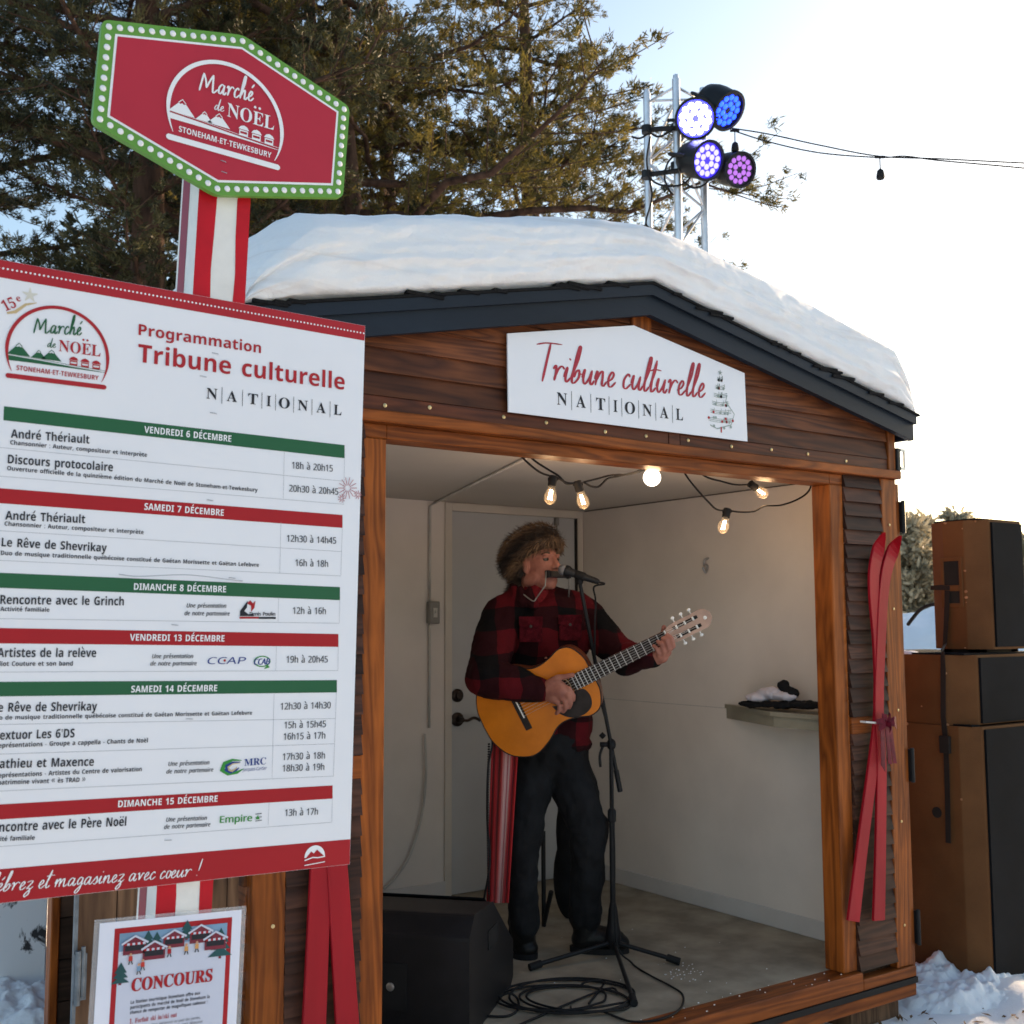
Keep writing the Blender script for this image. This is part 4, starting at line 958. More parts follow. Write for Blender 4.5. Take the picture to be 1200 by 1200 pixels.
# ------------------------------------------------------------------ hexagonal sign on top of the post
HY = -1.37; ph_ = Plane(HY); HC = (-3.2454, 2.344); HA = R(-3.4)
def hx(x, z, q=1): return (HC[0]+x*math.cos(HA)-z*math.sin(HA), HC[1]+x*math.sin(HA)+z*math.cos(HA))
HEX = [(-.228, .091), (.012, .1525), (.228, .0885), (.2265, -.0905), (-.012, -.1525), (-.228, -.0885)]
HT = thing('hexagonal_sign', (HC[0], HY+.01, HC[1]-.15), 'red six-sided market sign with green dotted border on top of the striped post', 'sign')
def rounded(pts, r, n=4):
    out = []; N_ = len(pts)
    for i in range(N_):
        p = V(pts[i]); a = (V(pts[i-1])-p).normalized(); b = (V(pts[(i+1) % N_])-p).normalized()
        for k in range(n+1):
            t = k/n; out.append(tuple((p+a*r)*(1-t)**2+p*2*t*(1-t)+(p+b*r)*t*t))
    return out
def inset(pts, d):
    out = []; n = len(pts)
    for i in range(n):
        p0, p1, p2 = V(pts[i-1]), V(pts[i]), V(pts[(i+1) % n]); e1 = (p1-p0).normalized(); e2 = (p2-p1).normalized()
        n1 = V((e1.y, -e1.x)); n2 = V((e2.y, -e2.x)); b = (n1+n2).normalized(); out.append(tuple(p1+b*(d/max(.3, b.dot(n1)))))
    return out
mb = MB(); mb.prism([(x, HY, z) for x, z in (hx(*p) for p in rounded(HEX, .012))], (0, .012, 0)); mb.build('panel', M['hexgreen'], HT)
mb = MB(); i1 = inset(HEX, .0225); i2 = inset(HEX, .0265)
sheet(mb, ph_, [hx(*p) for p in i1], 0, .0005); sheet(mb, ph_, [hx(*p) for p in i2], 1, .0009)
ph_.y -= .0014; o_ = ph_.px(197, 160); q_ = ph_.px(325.5, 196.5); W_ = math.hypot(q_[0]-o_[0], q_[1]-o_[1]); logo(mb, ph_, o_, ((q_[0]-o_[0])/W_, (q_[1]-o_[1])/W_), W_, dict(arc=0, script=0, noel=0, mount=0, hut=0)); ph_.y = HY
mid = inset(HEX, .0115)
for i in range(6):
    a, b = V(mid[i]), V(mid[(i+1) % 6]); nd = max(3, round((b-a).length/.0183))
    for k in range(nd):
        p = a.lerp(b, k/nd); c = hx(*p); mb.ell((c[0], HY-.0005, c[1]), (.0054, .0025, .0054), seg=10, rings=6, m=0)
mb.build('printed_face', [M['white'], M['hexred']], HT, fixn=False)
mb = MB()
for du, dv in ((0, 0), (1, 13)):
    p = onY(261+du, 189+dv, HY); mb.tube([(p.x-.005, HY+.002, p.z), (p.x-.004, HY-.0025, p.z), (p.x+.005, HY-.0025, p.z-.001), (p.x+.006, HY+.002, p.z-.001)], .0007, 5)
each(mb, 'staple', M['steel'], HT, fixn=False)

# ------------------------------------------------------------------ contest poster under the board
QY = -1.352; pq = Plane(QY)
QT = thing('poster', (-3.31, QY, .5), 'laminated contest notice with a red border stapled on the post under the board', 'poster')
qa, qb = pq.px(117, 1082), pq.px(283, 1066); qw = math.hypot(qb[0]-qa[0], qb[1]-qa[1]); qux = ((qb[0]-qa[0])/qw, (qb[1]-qa[1])/qw)
quz = (-qux[1]-.02, qux[0])
def Q(a, b): return (qa[0]+qux[0]*a*qw-quz[0]*b*qw*.80, qa[1]+qux[1]*a*qw-quz[1]*b*qw*.80)     # a across, b down, in poster widths
mb = MB(); mb.prism([(x, QY, z) for x, z in (Q(-.035, -.03), Q(-.035, 1.9), Q(1.035, 1.9), Q(1.035, -.03))], (0, .0012, 0))
lam, n_, b_ = nodes('clear_laminate'); b_.inputs['Base Color'].default_value = (.8, .82, .85, 1); b_.inputs['Alpha'].default_value = .18; b_.inputs['Roughness'].default_value = .15
mb.build('laminate', lam, QT)
mb = MB(); mb.prism([(x, QY-.0012, z) for x, z in (Q(0, 0), Q(0, 1.84), Q(1, 1.84), Q(1, 0))], (0, .001, 0)); mb.build('sheet', mat('poster_paper', (.72, .73, .82), .3, var=.01), QT)
mb = MB(); pq.y = QY-.0012
qs = lambda m, lay, *p: sheet(mb, pq, [Q(*t) for t in p], m, lay)
qs(0, .0003, (.1, .055), (.1, 1.78), (.93, 1.78), (.93, .055)); qs(1, .0006, (.135, .1), (.135, 1.75), (.895, 1.75), (.895, .1))
qs(2, .0009, (.135, .1), (.135, .25), (.3, .235), (.6, .225), (.895, .21), (.895, .1))
def fir(x, y, s, m=3):
    for k in range(3): qs(m, .0015+.0002*k, (x-s*(.5+.12*k)*.7, y-s*(.9-.38*k)*.9), (x+s*(.5+.12*k)*.7, y-s*(.9-.38*k)*.9), (x, y-s*(1.55-.45*k)))
    qs(4, .0013, (x-.01, y), (x+.01, y), (x+.01, y-s*.3), (x-.01, y-s*.3))
for x, y, s in ((.33, .25, .1), (.39, .245, .085), (.6, .21, .11), (.85, .40, .17), (.155, .52, .12)): fir(x, y, s)
def hut(x, y, s):
    qs(4, .0022, (x-.5*s, y), (x+.5*s, y), (x+.5*s, y-.62*s), (x, y-s*.95), (x-.5*s, y-.62*s)); qs(5, .0025, (x-.42*s, y-.2*s), (x+.42*s, y-.2*s), (x+.42*s, y-.55*s), (x-.42*s, y-.55*s))
    for k in range(8): qs(1 if k % 2 else 0, .0028, (x-.46*s+k*.115*s, y-.5*s), (x-.46*s+(k+1)*.115*s, y-.5*s), (x-.46*s+(k+1)*.115*s, y-.62*s), (x-.46*s+k*.115*s, y-.62*s))
    strip(mb, pq, [Q(x-.58*s, y-.58*s), Q(x, y-s*.98), Q(x+.58*s, y-.58*s)], .055*s*qw*1.6, 1, .003)
for x, y, s in ((.24, .28, .155), (.51, .26, .15), (.7, .245, .155), (.375, .34, .155), (.81, .315, .155)): hut(x, y, s)
for x, y, m in ((.215, .36, 6), (.3, .42, 6), (.48, .335, 0), (.6, .33, 7), (.675, .32, 7), (.275, .45, 2)):
    qs(m, .0032, (x-.014, y-.03), (x+.014, y-.03), (x+.012, y-.07), (x-.012, y-.07)); disc(mb, pq, Q(x, y-.083), .0022, 8, .0033, 10)
    strip(mb, pq, [Q(x-.004, y-.03), Q(x-.012, y)], .0018, 5, .0031); strip(mb, pq, [Q(x+.006, y-.03), Q(x+.014, y)], .0018, 5, .0031)
def qt(s, x0, x1, y, cap, **kw): text(mb, pq, s, Q(x0, y), Q(x1, y), cap*qw, **kw)
qt('CONCOURS', .235, .80, .585, .083, font='serif', m=0, lay=.0016, bold=.03)
for i, s in enumerate(('La Station touristique Stoneham offre aux', 'participants du marché de Noël de Stoneham la', 'chance de remporter de magnifiques cadeaux !')): qt(s, .235, (.72, .79, .775)[i], .685+.042*i, .021, m=5, lay=.0014, font='bold')
qt('1. Forfait ski in/ski out', .235, .56, .845, .03, font='serif', m=0, lay=.0014)
for i, s in enumerate(('Un séjour pour deux personnes au pied des pentes,', 'incluant deux billets de ski et le petit déjeuner', 'en semaine.')): qt(s, .235, (.73, .75, .4)[i], .89+.036*i, .017, m=9, lay=.0014)
qt('2. Raclette', .35, .47, 1.02, .03, font='serif', m=0, lay=.0014)
qt('Une soirée gourmande au sommet', .235, .72, 1.07, .018, m=9, lay=.0014)
mb.build('poster_print', [M['red2'], mat('poster_snow', (.56, .58, .68), .4, var=.03), mat('poster_sky', L((120, 150, 178)), .4), mat('poster_fir', L((38, 78, 80)), .4), mat('poster_hut', L((118, 44, 58)), .4), M['ink'], mat('poster_coat', L((190, 60, 50)), .4), mat('poster_mustard', L((205, 150, 90)), .4), mat('poster_skin', L((200, 150, 120)), .4), M['ink2']], QT, fixn=False)

# ------------------------------------------------------------------ sign over the stage
SY = -.034; ps = Plane(SY)
ST = thing('stage_sign', (-1.12, SY, 2.18), 'white pentagonal sign with red handwriting over the chalet opening', 'sign')
pts = [ps.px(*p) for p in ((596, 482.7), (876, 517.3), (872.5, 437.3), (742.7, 381.3), (594.7, 390.7))]
mb = MB(); mb.prism([(x, SY, z) for x, z in pts], (0, .006, 0)); mb.build('panel', M['pvc'], ST, bevel=.0008)
mb = MB(); xh = abs(ps.px(700, 440)[1]-ps.px(700, 422.5)[1])
p0, p1 = ps.px(628, 443.5), ps.px(826, 466); script(mb, ps, 'Tribune culturelle', p0, p1, xh, .2, .2, m=0)
mb.build('handwriting', mat('sign_crimson', L((166, 48, 62)), .45), ST, fixn=False)
mb = MB(); national(mb, ps, (653, 474), (801, 493), 14.2, 0, 1, .0022); mb.build('lettering', [M['ink'], M['ink2']], ST, fixn=False)
mb = MB(); random.seed(5)                     # tree drawn with music staves
tp, bt = ps.px(845, 437), ps.px(845, 503); hgt = tp[1]-bt[1]; cx = bt[0]
for k in range(6):
    y0 = bt[1]+hgt*(.12+.145*k); hw = hgt*(.30-.046*k)
    for j in range(3):
        strip(mb, ps, [(cx+hw*(t-.5)*2, y0+j*hgt*.028+hgt*.05*(t-.5)**2*2+hgt*.03*(t-.5)) for t in np.linspace(0, 1, 10)], .0022, 0, .0012)
    for q in range(4):
        t = random.uniform(.12, .88); x = cx+hw*(t-.5)*2; disc(mb, ps, (x, y0+hgt*.02), .006, (0, 0, 1)[q % 3], .0016, 8); strip(mb, ps, [(x+.005, y0+hgt*.02), (x+.005, y0+hgt*.1)], .0022, 0, .0015)
strip(mb, ps, [(cx-.27*hgt, bt[1]+.05*hgt), (cx-.1*hgt, bt[1]+.0), (cx+.25*hgt, bt[1]+.1*hgt), (cx+.33*hgt, bt[1]+.3*hgt), (cx+.12*hgt, bt[1]+.5*hgt), (cx+.16*hgt, bt[1]+.62*hgt)], .004, 0, .0013)
for q in range(9):
    disc(mb, ps, (cx+random.uniform(-.3, .3)*hgt, bt[1]+random.uniform(0, .2)*hgt), .006, q % 2, .0018, 8)
strip(mb, ps, [(cx, bt[1]-.06*hgt), (cx, bt[1]+.04*hgt)], .007, 1, .0014)
for a in range(5): t = R(90+72*a); strip(mb, ps, [(cx, tp[1]), (cx+.012*math.cos(t), tp[1]+.012*math.sin(t))], [.007, .001], 0, .0016+a*.0001)
mb.build('tree_drawing', [mat('sign_sage', L((150, 162, 156)), .5), M['red']], ST, fixn=False)
random.seed(77)
# ------------------------------------------------------------------ musician
def plaid():
    m, n, b = nodes('buffalo_plaid_wool'); tc = N(n, 'TexCoord'); nv = N(n, 'TexNoise'); nv.inputs['Scale'].default_value = 5
    n.links.new(tc.outputs['Object'], nv.inputs['Vector'])
    sc_ = N(n, 'VectorMath', operation='MULTIPLY_ADD'); n.links.new(nv.outputs['Color'], sc_.inputs[0]); sc_.inputs[1].default_value = (.09,)*3; n.links.new(tc.outputs['Object'], sc_.inputs[2])
    sp = N(n, 'SeparateXYZ'); n.links.new(sc_.outputs[0], sp.inputs[0]); sm = []
    rx = N(n, 'Math', operation='MULTIPLY_ADD'); n.links.new(sp.outputs['Y'], rx.inputs[0]); rx.inputs[1].default_value = -.55; n.links.new(sp.outputs['X'], rx.inputs[2])
    for src, per, ph in ((rx.outputs[0], .21, .31), (sp.outputs['Z'], .2, .16)):
        d = N(n, 'Math', operation='MULTIPLY_ADD'); n.links.new(src, d.inputs[0]); d.inputs[1].default_value = 1/per; d.inputs[2].default_value = ph+20
        f = N(n, 'Math', operation='FRACT'); n.links.new(d.outputs[0], f.inputs[0])
        g = N(n, 'Math', operation='GREATER_THAN'); n.links.new(f.outputs[0], g.inputs[0]); g.inputs[1].default_value = .5; sm.append(g)
    a = N(n, 'Math', operation='ADD'); n.links.new(sm[0].outputs[0], a.inputs[0]); n.links.new(sm[1].outputs[0], a.inputs[1])
    h = N(n, 'Math', operation='MULTIPLY'); n.links.new(a.outputs[0], h.inputs[0]); h.inputs[1].default_value = .5
    c = ramp(n, h.outputs[0], [(0, (.085, .005, .008)), (.5, (.023, .0035, .005)), (1, (.005, .0045, .005))])
    fz = noise(n, tc.outputs['Object'], 220, 3); hs = N(n, 'HueSaturation'); n.links.new(c, hs.inputs['Color'])
    mr = N(n, 'MapRange'); n.links.new(fz, mr.inputs[0]); mr.inputs[3].default_value = .6; mr.inputs[4].default_value = 1.4; n.links.new(mr.outputs[0], hs.inputs['Value'])
    n.links.new(hs.outputs[0], b.inputs['Base Color']); b.inputs['Roughness'].default_value = .95; b.inputs['Specular IOR Level'].default_value = .15
    bump(n, b, noise(n, tc.outputs['Object'], 90, 4), .4, .004); return m
M['plaid'] = plaid(); M['pocket'] = mat('red_wool_pocket', (.06, .0045, .008), .95, var=.35, vs=40, spec=.1, bmp=.4, bs=120)
m, n, b = nodes('skin'); vec = coords(n); c = ramp(n, noise(n, vec, 16, 4), [(.3, (.24, .085, .06)), (.6, (.36, .15, .105)), (.8, (.42, .19, .135))]); n.links.new(c, b.inputs['Base Color'])
b.inputs['Roughness'].default_value = .62; b.inputs['Specular IOR Level'].default_value = .3; b.inputs['Subsurface Weight'].default_value = .08; b.inputs['Subsurface Radius'].default_value = (.01, .004, .002); bump(n, b, noise(n, vec, 75, 6), .35, .003); M['skin'] = m
M['lips'] = mat('lips', (.36, .10, .085), .45, var=.1)
M['pants'] = mat('black_cargo_cloth', (.008, .0085, .010), .85, var=.35, vs=10, bmp=.25, bs=60)
M['boot'] = mat('black_boot_leather', (.008, .0075, .0075), .45, var=.3, vs=12, bmp=.2, bs=60)
M['knit'] = mat('red_knit', (.15, .008, .011), .9, var=.3, vs=60, bmp=.4, bs=120)
def furmat():
    m, n, b = nodes('brown_fur'); at = N(n, 'Attribute', attribute_name='tone')
    c = ramp(n, at.outputs['Fac'], [(0, (.012, .008, .006)), (.45, (.055, .03, .016)), (.8, (.17, .095, .045)), (1, (.28, .17, .085))])
    n.links.new(c, b.inputs['Base Color']); b.inputs['Roughness'].default_value = .7; return m
M['fur'] = furmat()
M['eyewhite'] = mat('eye_white', (.09, .075, .065), .25, var=.02); M['iris'] = mat('dark_iris', (.02, .014, .01), .15, var=.02); M['brow'] = mat('grey_brown_brow', (.07, .045, .03), .9, var=.3, vs=60)

HD = 5.2
hc = PP(631, 661, HD)                                   # centre of the head
tc_ = -FH; rt = V((CR.x, CR.y, 0)).normalized()
ya = R(43); HF = (tc_*math.cos(ya)+rt*math.sin(ya)); HF = (HF+V((0, 0, .10))).normalized()      # where the face looks
HS = V((0, 0, 1)).cross(HF).normalized(); HU = HF.cross(HS)                                  # HS = the man's left
k_ = 1.06
def Hp(f, s, u): return hc+HF*(f*k_)+HS*(s*k_)+HU*(u*k_)
HX = (HF, HS, HU)
ROOTB = PP(648, 1100, HD); ROOTB.z = 0
body = MB()
E_ = lambda f, s, u, rf, rs, ru: body.ell(Hp(f, s, u), (rf*k_, rs*k_, ru*k_), HX, 20, 14)
# head
E_(-.012, 0, .035, .098, .078, .088); E_(.025, 0, -.015, .072, .068, .095); E_(.045, 0, -.075, .045, .045, .04); E_(.066, 0, -.098, .022, .024, .019)
for s in (-1, 1):
    E_(.052, s*.034, -.022, .032, .026, .028); E_(.0, s*.056, -.06, .05, .018, .036); E_(.080, s*.028, .027, .014, .022, .009)
    E_(.0, s*.078, -.01, .018, .010, .033)
E_(.087, 0, .03, .012, .02, .016)
body.cap(Hp(.092, 0, .016), Hp(.112, 0, -.022), .0095*k_, .0135*k_); E_(.100, .011, -.027, .010, .008, .008); E_(.100, -.011, -.027, .010, .008, .008)
E_(.082, 0, -.052, .014, .024, .012); E_(.086, 0, -.053, .011, .021, .006); E_(.084, 0, -.067, .011, .019, .007)
body.chain([Hp(-.03, 0, -.04), Hp(-.045, 0, -.12), Hp(-.06, 0, -.19)], [.062*k_, .058*k_, .075*k_])
# trunk and limbs under the clothes
SHR, SHL = PP(594, 722, 5.20), PP(684, 718, 5.30)
ELR, WRR = PP(571, 798, 4.99), PP(634, 810, 4.925)
ELL, WRL = PP(733, 772, 5.06), PP(765, 769, 4.885)
CH, BE, PE = PP(640, 745, 5.25), PP(644, 810, 5.25), PP(646, 872, 5.25)
body.chain([CH, BE, PE], [.13, .12, .13]); body.chain([SHR, CH, SHL], [.05, .11, .05]); body.chain([Hp(-.06, 0, -.17), CH], [.07, .12])
body.chain([SHR, ELR, WRR], [.05, .042, .031]); body.chain([SHL, ELL, WRL], [.05, .042, .031])
HPR, KNR, ANR = PP(622, 892, 5.24), PP(612, 985, 5.16), PP(612, 1083, 5.17)
HPL, KNL, ANL = PP(668, 892, 5.26), PP(692, 975, 5.2), PP(686, 1078, 5.27)
body.chain([PE, HPR, KNR, ANR], [.12, .085, .06, .045]); body.chain([PE, HPL, KNL, ANL], [.12, .085, .06, .045])
# strumming hand
pm = PP(652, 809, 4.90)
body.chain([WRR, PP(645, 809, 4.905), PP(657, 810, 4.885)], [.031, .036, .034]); body.chain([WRR, PP(650, 816, 4.9)], [.03, .032]); body.chain([PP(645, 804, 4.9), PP(657, 805, 4.885)], [.03, .026])
def finger(pts, r0, r1): body.chain([PP(*p) for p in pts], [r0+(r1-r0)*i/(len(pts)-1) for i in range(len(pts))])
finger([(656, 803, 4.885), (667, 807, 4.865), (672, 815, 4.875), (672, 820, 4.89)], .0115, .0095)
finger([(656, 809, 4.88), (666, 815, 4.86), (669, 824, 4.875), (667, 829, 4.89)], .012, .0095)
finger([(654, 815, 4.88), (662, 822, 4.865), (663, 830, 4.88), (660, 834, 4.89)], .0115, .009)
finger([(650, 819, 4.885), (656, 827, 4.875), (655, 833, 4.885), (652, 836, 4.895)], .0105, .0085)
finger([(643, 800, 4.895), (653, 794, 4.875), (662, 793, 4.865), (671, 791, 4.865)], .014, .0105)
# fretting hand: palm behind the neck, fingers over the strings
body.chain([WRL, PP(773, 768, 4.86), PP(779, 763, 4.845)], [.031, .034, .03]); body.chain([PP(769, 772, 4.87), PP(776, 770, 4.85)], [.028, .026])
finger([(782, 764, 4.84), (789, 757, 4.79), (787, 748, 4.772), (782, 744, 4.785)], .0115, .0095)
finger([(779, 767, 4.84), (784, 760, 4.79), (781, 751, 4.775), (777, 748, 4.79)], .0115, .0095)
finger([(776, 770, 4.845), (778, 763, 4.80), (775, 755, 4.785), (771, 752, 4.80)], .0115, .009)
finger([(771, 772, 4.855), (772, 766, 4.81), (769, 759, 4.80), (766, 757, 4.81)], .010, .0085)
finger([(772, 764, 4.88), (774, 752, 4.885), (777, 742, 4.87), (778, 735, 4.855)], .0145, .0105)
PERSON = fuse(body, 'person', .0042, M['skin'], None, (ROOTB.x, ROOTB.y, 0), it=3)
tag(PERSON, 'man in a plaid jacket and fur hat singing and playing guitar on the stage', 'person')
# face details
for s in (-1, 1):
    mb = MB(); c = Hp(.0765, s*.031, .008); mb.ell(c, (.0145, .0155, .012), HX, 16, 10); ey = mb.build('eye', M['eyewhite'], PERSON, smooth=True)
    mb = MB(); c = Hp(.088, s*.031, .007); mb.ell(c, (.004, .0065, .0065), HX, 12, 8); mb.build('iris', M['iris'], ey, smooth=True)
    mb = MB(); mb.chain([Hp(.088, s*.012, .030), Hp(.089, s*.03, .036), Hp(.075, s*.05, .030)], [.004, .0055, .003]); mb.build('eyebrow', M['brow'], PERSON, smooth=True)
    mb = MB(); mb.chain([Hp(.086, s*.017, .016), Hp(.0885, s*.03, .0185), Hp(.079, s*.044, .014)], [.004, .0062, .004]); mb.build('eyelid', M['skin'], PERSON, smooth=True)
mb = MB(); mb.chain([Hp(.088, -.022, -.058), Hp(.0975, 0, -.056), Hp(.088, .022, -.058)], [.003, .006, .003]); mb.chain([Hp(.088, -.018, -.068), Hp(.095, 0, -.070), Hp(.088, .018, -.068)], [.003, .006, .003]); mb.build('lips', M['lips'], PERSON, smooth=True)
# jacket
def folds(amp, sc_, seed, zlo=None):
    def f(co, no):
        out = co.copy()
        for i in range(len(co)):
            p = co[i]; q = V((p[0]*sc_, p[1]*sc_, p[2]*sc_*.7+seed)); a = mnoise.noise(q)+.5*mnoise.noise(q*2.3)+.25*abs(mnoise.noise(q*4.1))
            out[i] = p+no[i]*a*amp
        return out
    return f
jb = MB(); UPX = (rt, tc_, V((0, 0, 1)))
je = lambda u, v, d, a, b_, c: jb.ell(PP(u, v, d), (a, b_, c), UPX, 24, 16)
je(640, 742, 5.25, .205, .145, .2); je(643, 800, 5.25, .195, .15, .2); je(646, 850, 5.25, .19, .15, .14); je(646, 872, 5.25, .185, .145, .055)
jb.chain([PP(590, 722, 5.21), PP(612, 712, 5.24), PP(640, 712, 5.26), PP(668, 712, 5.28), PP(687, 722, 5.30)], [.085, .098, .1, .09, .08])
jb.chain([PP(590, 722, 5.21), PP(576, 762, 5.10), PP(570, 795, 4.99)], [.092, .094, .09]); jb.chain([PP(570, 795, 4.99), PP(604, 803, 4.95), PP(629, 808, 4.925)], [.09, .078, .056])
jb.chain([PP(686, 722, 5.30), PP(712, 752, 5.18), PP(734, 772, 5.06)], [.082, .078, .074]); jb.chain([PP(734, 772, 5.06), PP(750, 771, 4.96), PP(762, 769, 4.895)], [.074, .062, .052])
for a in range(14):
    t = 2*math.pi*a/14; c = Hp(-.035+.088*math.cos(t), .094*math.sin(t), -.155-.02*math.cos(t)); c2 = Hp(-.045+.086*math.cos(t), .092*math.sin(t), -.098-.022*math.cos(t)-(.015 if abs(t) < .5 or abs(t-6.28) < .5 else 0))
    if not (a in (13, 0, 1)): jb.chain([c, c2], [.024, .013])
JK = fuse(jb, 'jacket', .008, M['plaid'], PERSON, it=4, post=folds(.014, 9, 3))
mb = MB()
for a in range(16):
    t = 2*math.pi*a/16; mb.cap(Hp(-.035+.056*math.cos(t), .056*math.sin(t), -.118-.012*math.cos(t)), Hp(-.035+.058*math.cos(t), .058*math.sin(t), -.16), .012, .014)
mb.chain([Hp(-.035, 0, -.09), Hp(-.028, 0, -.15), Hp(-.03, 0, -.19)], [.062, .066, .07])
fuse(mb, 'turtleneck', .006, M['knit'], PERSON, it=2)
jf = (tc_*.72+rt*.69).normalized()              # chest faces out of the chalet
for (u, v, d) in ((622, 738, 5.105), (668, 736, 5.12)):
    p = PP(u, v, d); a_, b__, _ = frame(-tc_)
    mb = MB(); mb.obox(p, (rt, V((0, 0, 1)), tc_), (.05, .055, .016), 0); mb.prism([p+rt*x+V((0, 0, z))+tc_*.017 for x, z in ((-.052, .058), (.052, .058), (.052, .02), (0, .004), (-.052, .02))], tc_*.007, 0)
    pk = mb.build('pocket', M['pocket'], JK, bevel=.006, bseg=2); mb = MB(); mb.lathe(p+tc_*.024+V((0, 0, .015)), tc_, [(.0065, 0), (.0065, .003), (.002, .004)], 12); mb.build('button', M['bronze'], pk)
# trousers
tb = MB()
tb.chain([PE+V((0, 0, .02)), PP(625, 898, 5.24), PP(614, 985, 5.16), PP(613, 1040, 5.15), PP(613, 1084, 5.17)], [.15, .105, .073, .063, .068])
tb.chain([PE+V((0, 0, .02)), PP(666, 900, 5.26), PP(688, 968, 5.2), PP(689, 1025, 5.23), PP(686, 1076, 5.27)], [.15, .11, .088, .074, .069])
tb.ell(PP(703, 972, 5.22), (.04, .05, .085), UPX); tb.ell(PP(646, 885, 5.26), (.165, .135, .11), UPX)
fuse(tb, 'trousers', .0075, M['pants'], PERSON, it=4, post=folds(.013, 13, 9))
# boots
def boot(an, toe, heel):
    mb = MB(); toe = V((toe[0], toe[1], .0)); heel = V((heel[0], heel[1], .0)); d = (toe-heel); Ln = d.length; d.normalize(); s = V((0, 0, 1)).cross(d)
    mb.chain([V((an.x, an.y, .26)), V((an.x, an.y, .13)), heel+d*.07+V((0, 0, .06))], [.062, .06, .055])
    mb.chain([heel+d*.06+V((0, 0, .055)), heel+d*(Ln*.5)+V((0, 0, .06)), toe-d*.06+V((0, 0, .05))], [.054, .056, .05])
    mb.ell(toe-d*.055+V((0, 0, .042)), (.06, .052, .042), (d, s, V((0, 0, 1))))
    def flat(co, no):
        co = co.copy(); co[:, 2] = np.maximum(co[:, 2], .022); return co
    bt = fuse(mb, 'boot', .006, M['boot'], PERSON, it=3, post=flat)
    mb = MB(); pts = []
    for i in range(20):
        t = 2*math.pi*i/20; pts.append(heel+d*(Ln*.5+Ln*.5*math.cos(t)*1.02)+s*(.056*math.sin(t)*(1 if math.cos(t) > -.2 else .9))+V((0, 0, .001)))
    mb.prism(pts, (0, 0, .024)); mb.build('sole', M['rubber'], bt, bevel=.004)
tl = onZ(625, 1120, 0.02); hl = tl+V((.12, .30, 0)); hl = V((ANR.x, ANR.y, 0))+V((.02, .09, 0))
boot(ANR, tl, hl); t2 = onZ(737, 1111, .02); h2 = V((ANL.x, ANL.y, 0))-(t2-V((ANL.x, ANL.y, 0))).normalized()*.07
boot(ANL, t2, h2)
# fur hat
def fur_blob(name, blobs, nh, ln, par, band=None, seed=1):
    rg = random.Random(seed); mb = MB()
    for c, rad, ax in blobs: mb.ell(c, tuple(r*.93 for r in rad), ax, 18, 12, tone=.25)
    for _ in range(nh):
        c, rad, ax = rg.choice(blobs); q = V((rg.gauss(0, 1), rg.gauss(0, 1), rg.gauss(0, 1))).normalized()
        lp = V((q.x*rad[0], q.y*rad[1], q.z*rad[2])); p = c+ax[0]*lp.x+ax[1]*lp.y+ax[2]*lp.z
        nn = (ax[0]*(q.x/rad[0])+ax[1]*(q.y/rad[1])+ax[2]*(q.z/rad[2])).normalized()
        d = (nn*.62-HF*.55+V((0, 0, -.30))+V((rg.gauss(0, .2), rg.gauss(0, .2), rg.gauss(0, .2)))).normalized()
        s = d.cross(V((rg.gauss(0, 1), rg.gauss(0, 1), rg.gauss(0, 1)))).normalized()*.0012
        l = ln*rg.uniform(.5, 1.2); u = (p-hc).dot(HU); f = (p-hc).dot(HF)
        t = .34+.42*math.sin((u*.85-f*.5)*62+.6)+rg.gauss(0, .12)
        mb.add([p-s, p+s, p+d*l*.6+s*.6, p+d*l, p+d*l*.6-s*.6], [(0, 1, 2, 3, 4)], 0, min(1, max(0, t)))
    return mb.build(name, M['fur'], par, fixn=False)
a = R(24); F2 = HF*math.cos(a)+HU*math.sin(a); U2 = HU*math.cos(a)-HF*math.sin(a); AX2 = (F2, HS, U2)
hat = fur_blob('fur_hat', [(Hp(-.045, 0, .082), (.150, .122, .076), AX2), (Hp(-.008, 0, .05), (.14, .12, .05), AX2), (Hp(-.088, 0, .02), (.1, .112, .09), AX2), (Hp(-.045, 0, .0), (.078, .108, .072), AX2)], 16000, .033, PERSON, seed=2)
fur_blob('hair', [(Hp(-.085, 0, -.085), (.05, .085, .055), HX), (Hp(-.115, -.01, -.125), (.045, .07, .05), HX)], 3500, .035, PERSON, seed=4)
# woven sash and the cord beside it
def sashmat():
    m, n, b = nodes('woven_sash'); at = N(n, 'Attribute', attribute_name='tone')
    c = ramp(n, at.outputs['Fac'], [(0, (.42, .016, .02)), (.14, (.02, .012, .012)), (.2, (.42, .016, .02)), (.36, (.02, .012, .012)), (.42, (.42, .02, .02)), (.55, (.5, .34, .32)), (.62, (.25, .02, .03)), (.7, (.5, .34, .32)), (.76, (.42, .016, .02)), (.9, (.02, .012, .02)), (.95, (.45, .016, .02))])
    n.nodes[-1]; n.links.new(c, b.inputs['Base Color']); b.inputs['Roughness'].default_value = .9; bump(n, b, noise(n, coords(n, (1, 1, .2)), 300, 2), .3, .002); return m
M['sash'] = sashmat()
mb = MB(); nx, nz = 22, 24; vs = []
for j in range(nz+1):
    t = j/nz; v = 868+190*t
    for i in range(nx+1):
        q = i/nx; u = (576-t*6)+(32-6*t)*q; p = PP(u, v, 5.06+.012*math.sin(q*9+t*2)+.006*math.sin(q*23)+.02*t); vs.append(p)
W1 = nx+1
for j in range(nz):
    for i in range(nx): mb.add([vs[j*W1+i], vs[j*W1+i+1], vs[(j+1)*W1+i+1], vs[(j+1)*W1+i]], [(0, 1, 2, 3)], 0, (i+.5)/nx)
sash = mb.build('sash', M['sash'], PERSON, fixn=False)
md = sash.modifiers.new('s', 'SOLIDIFY'); md.thickness = .004
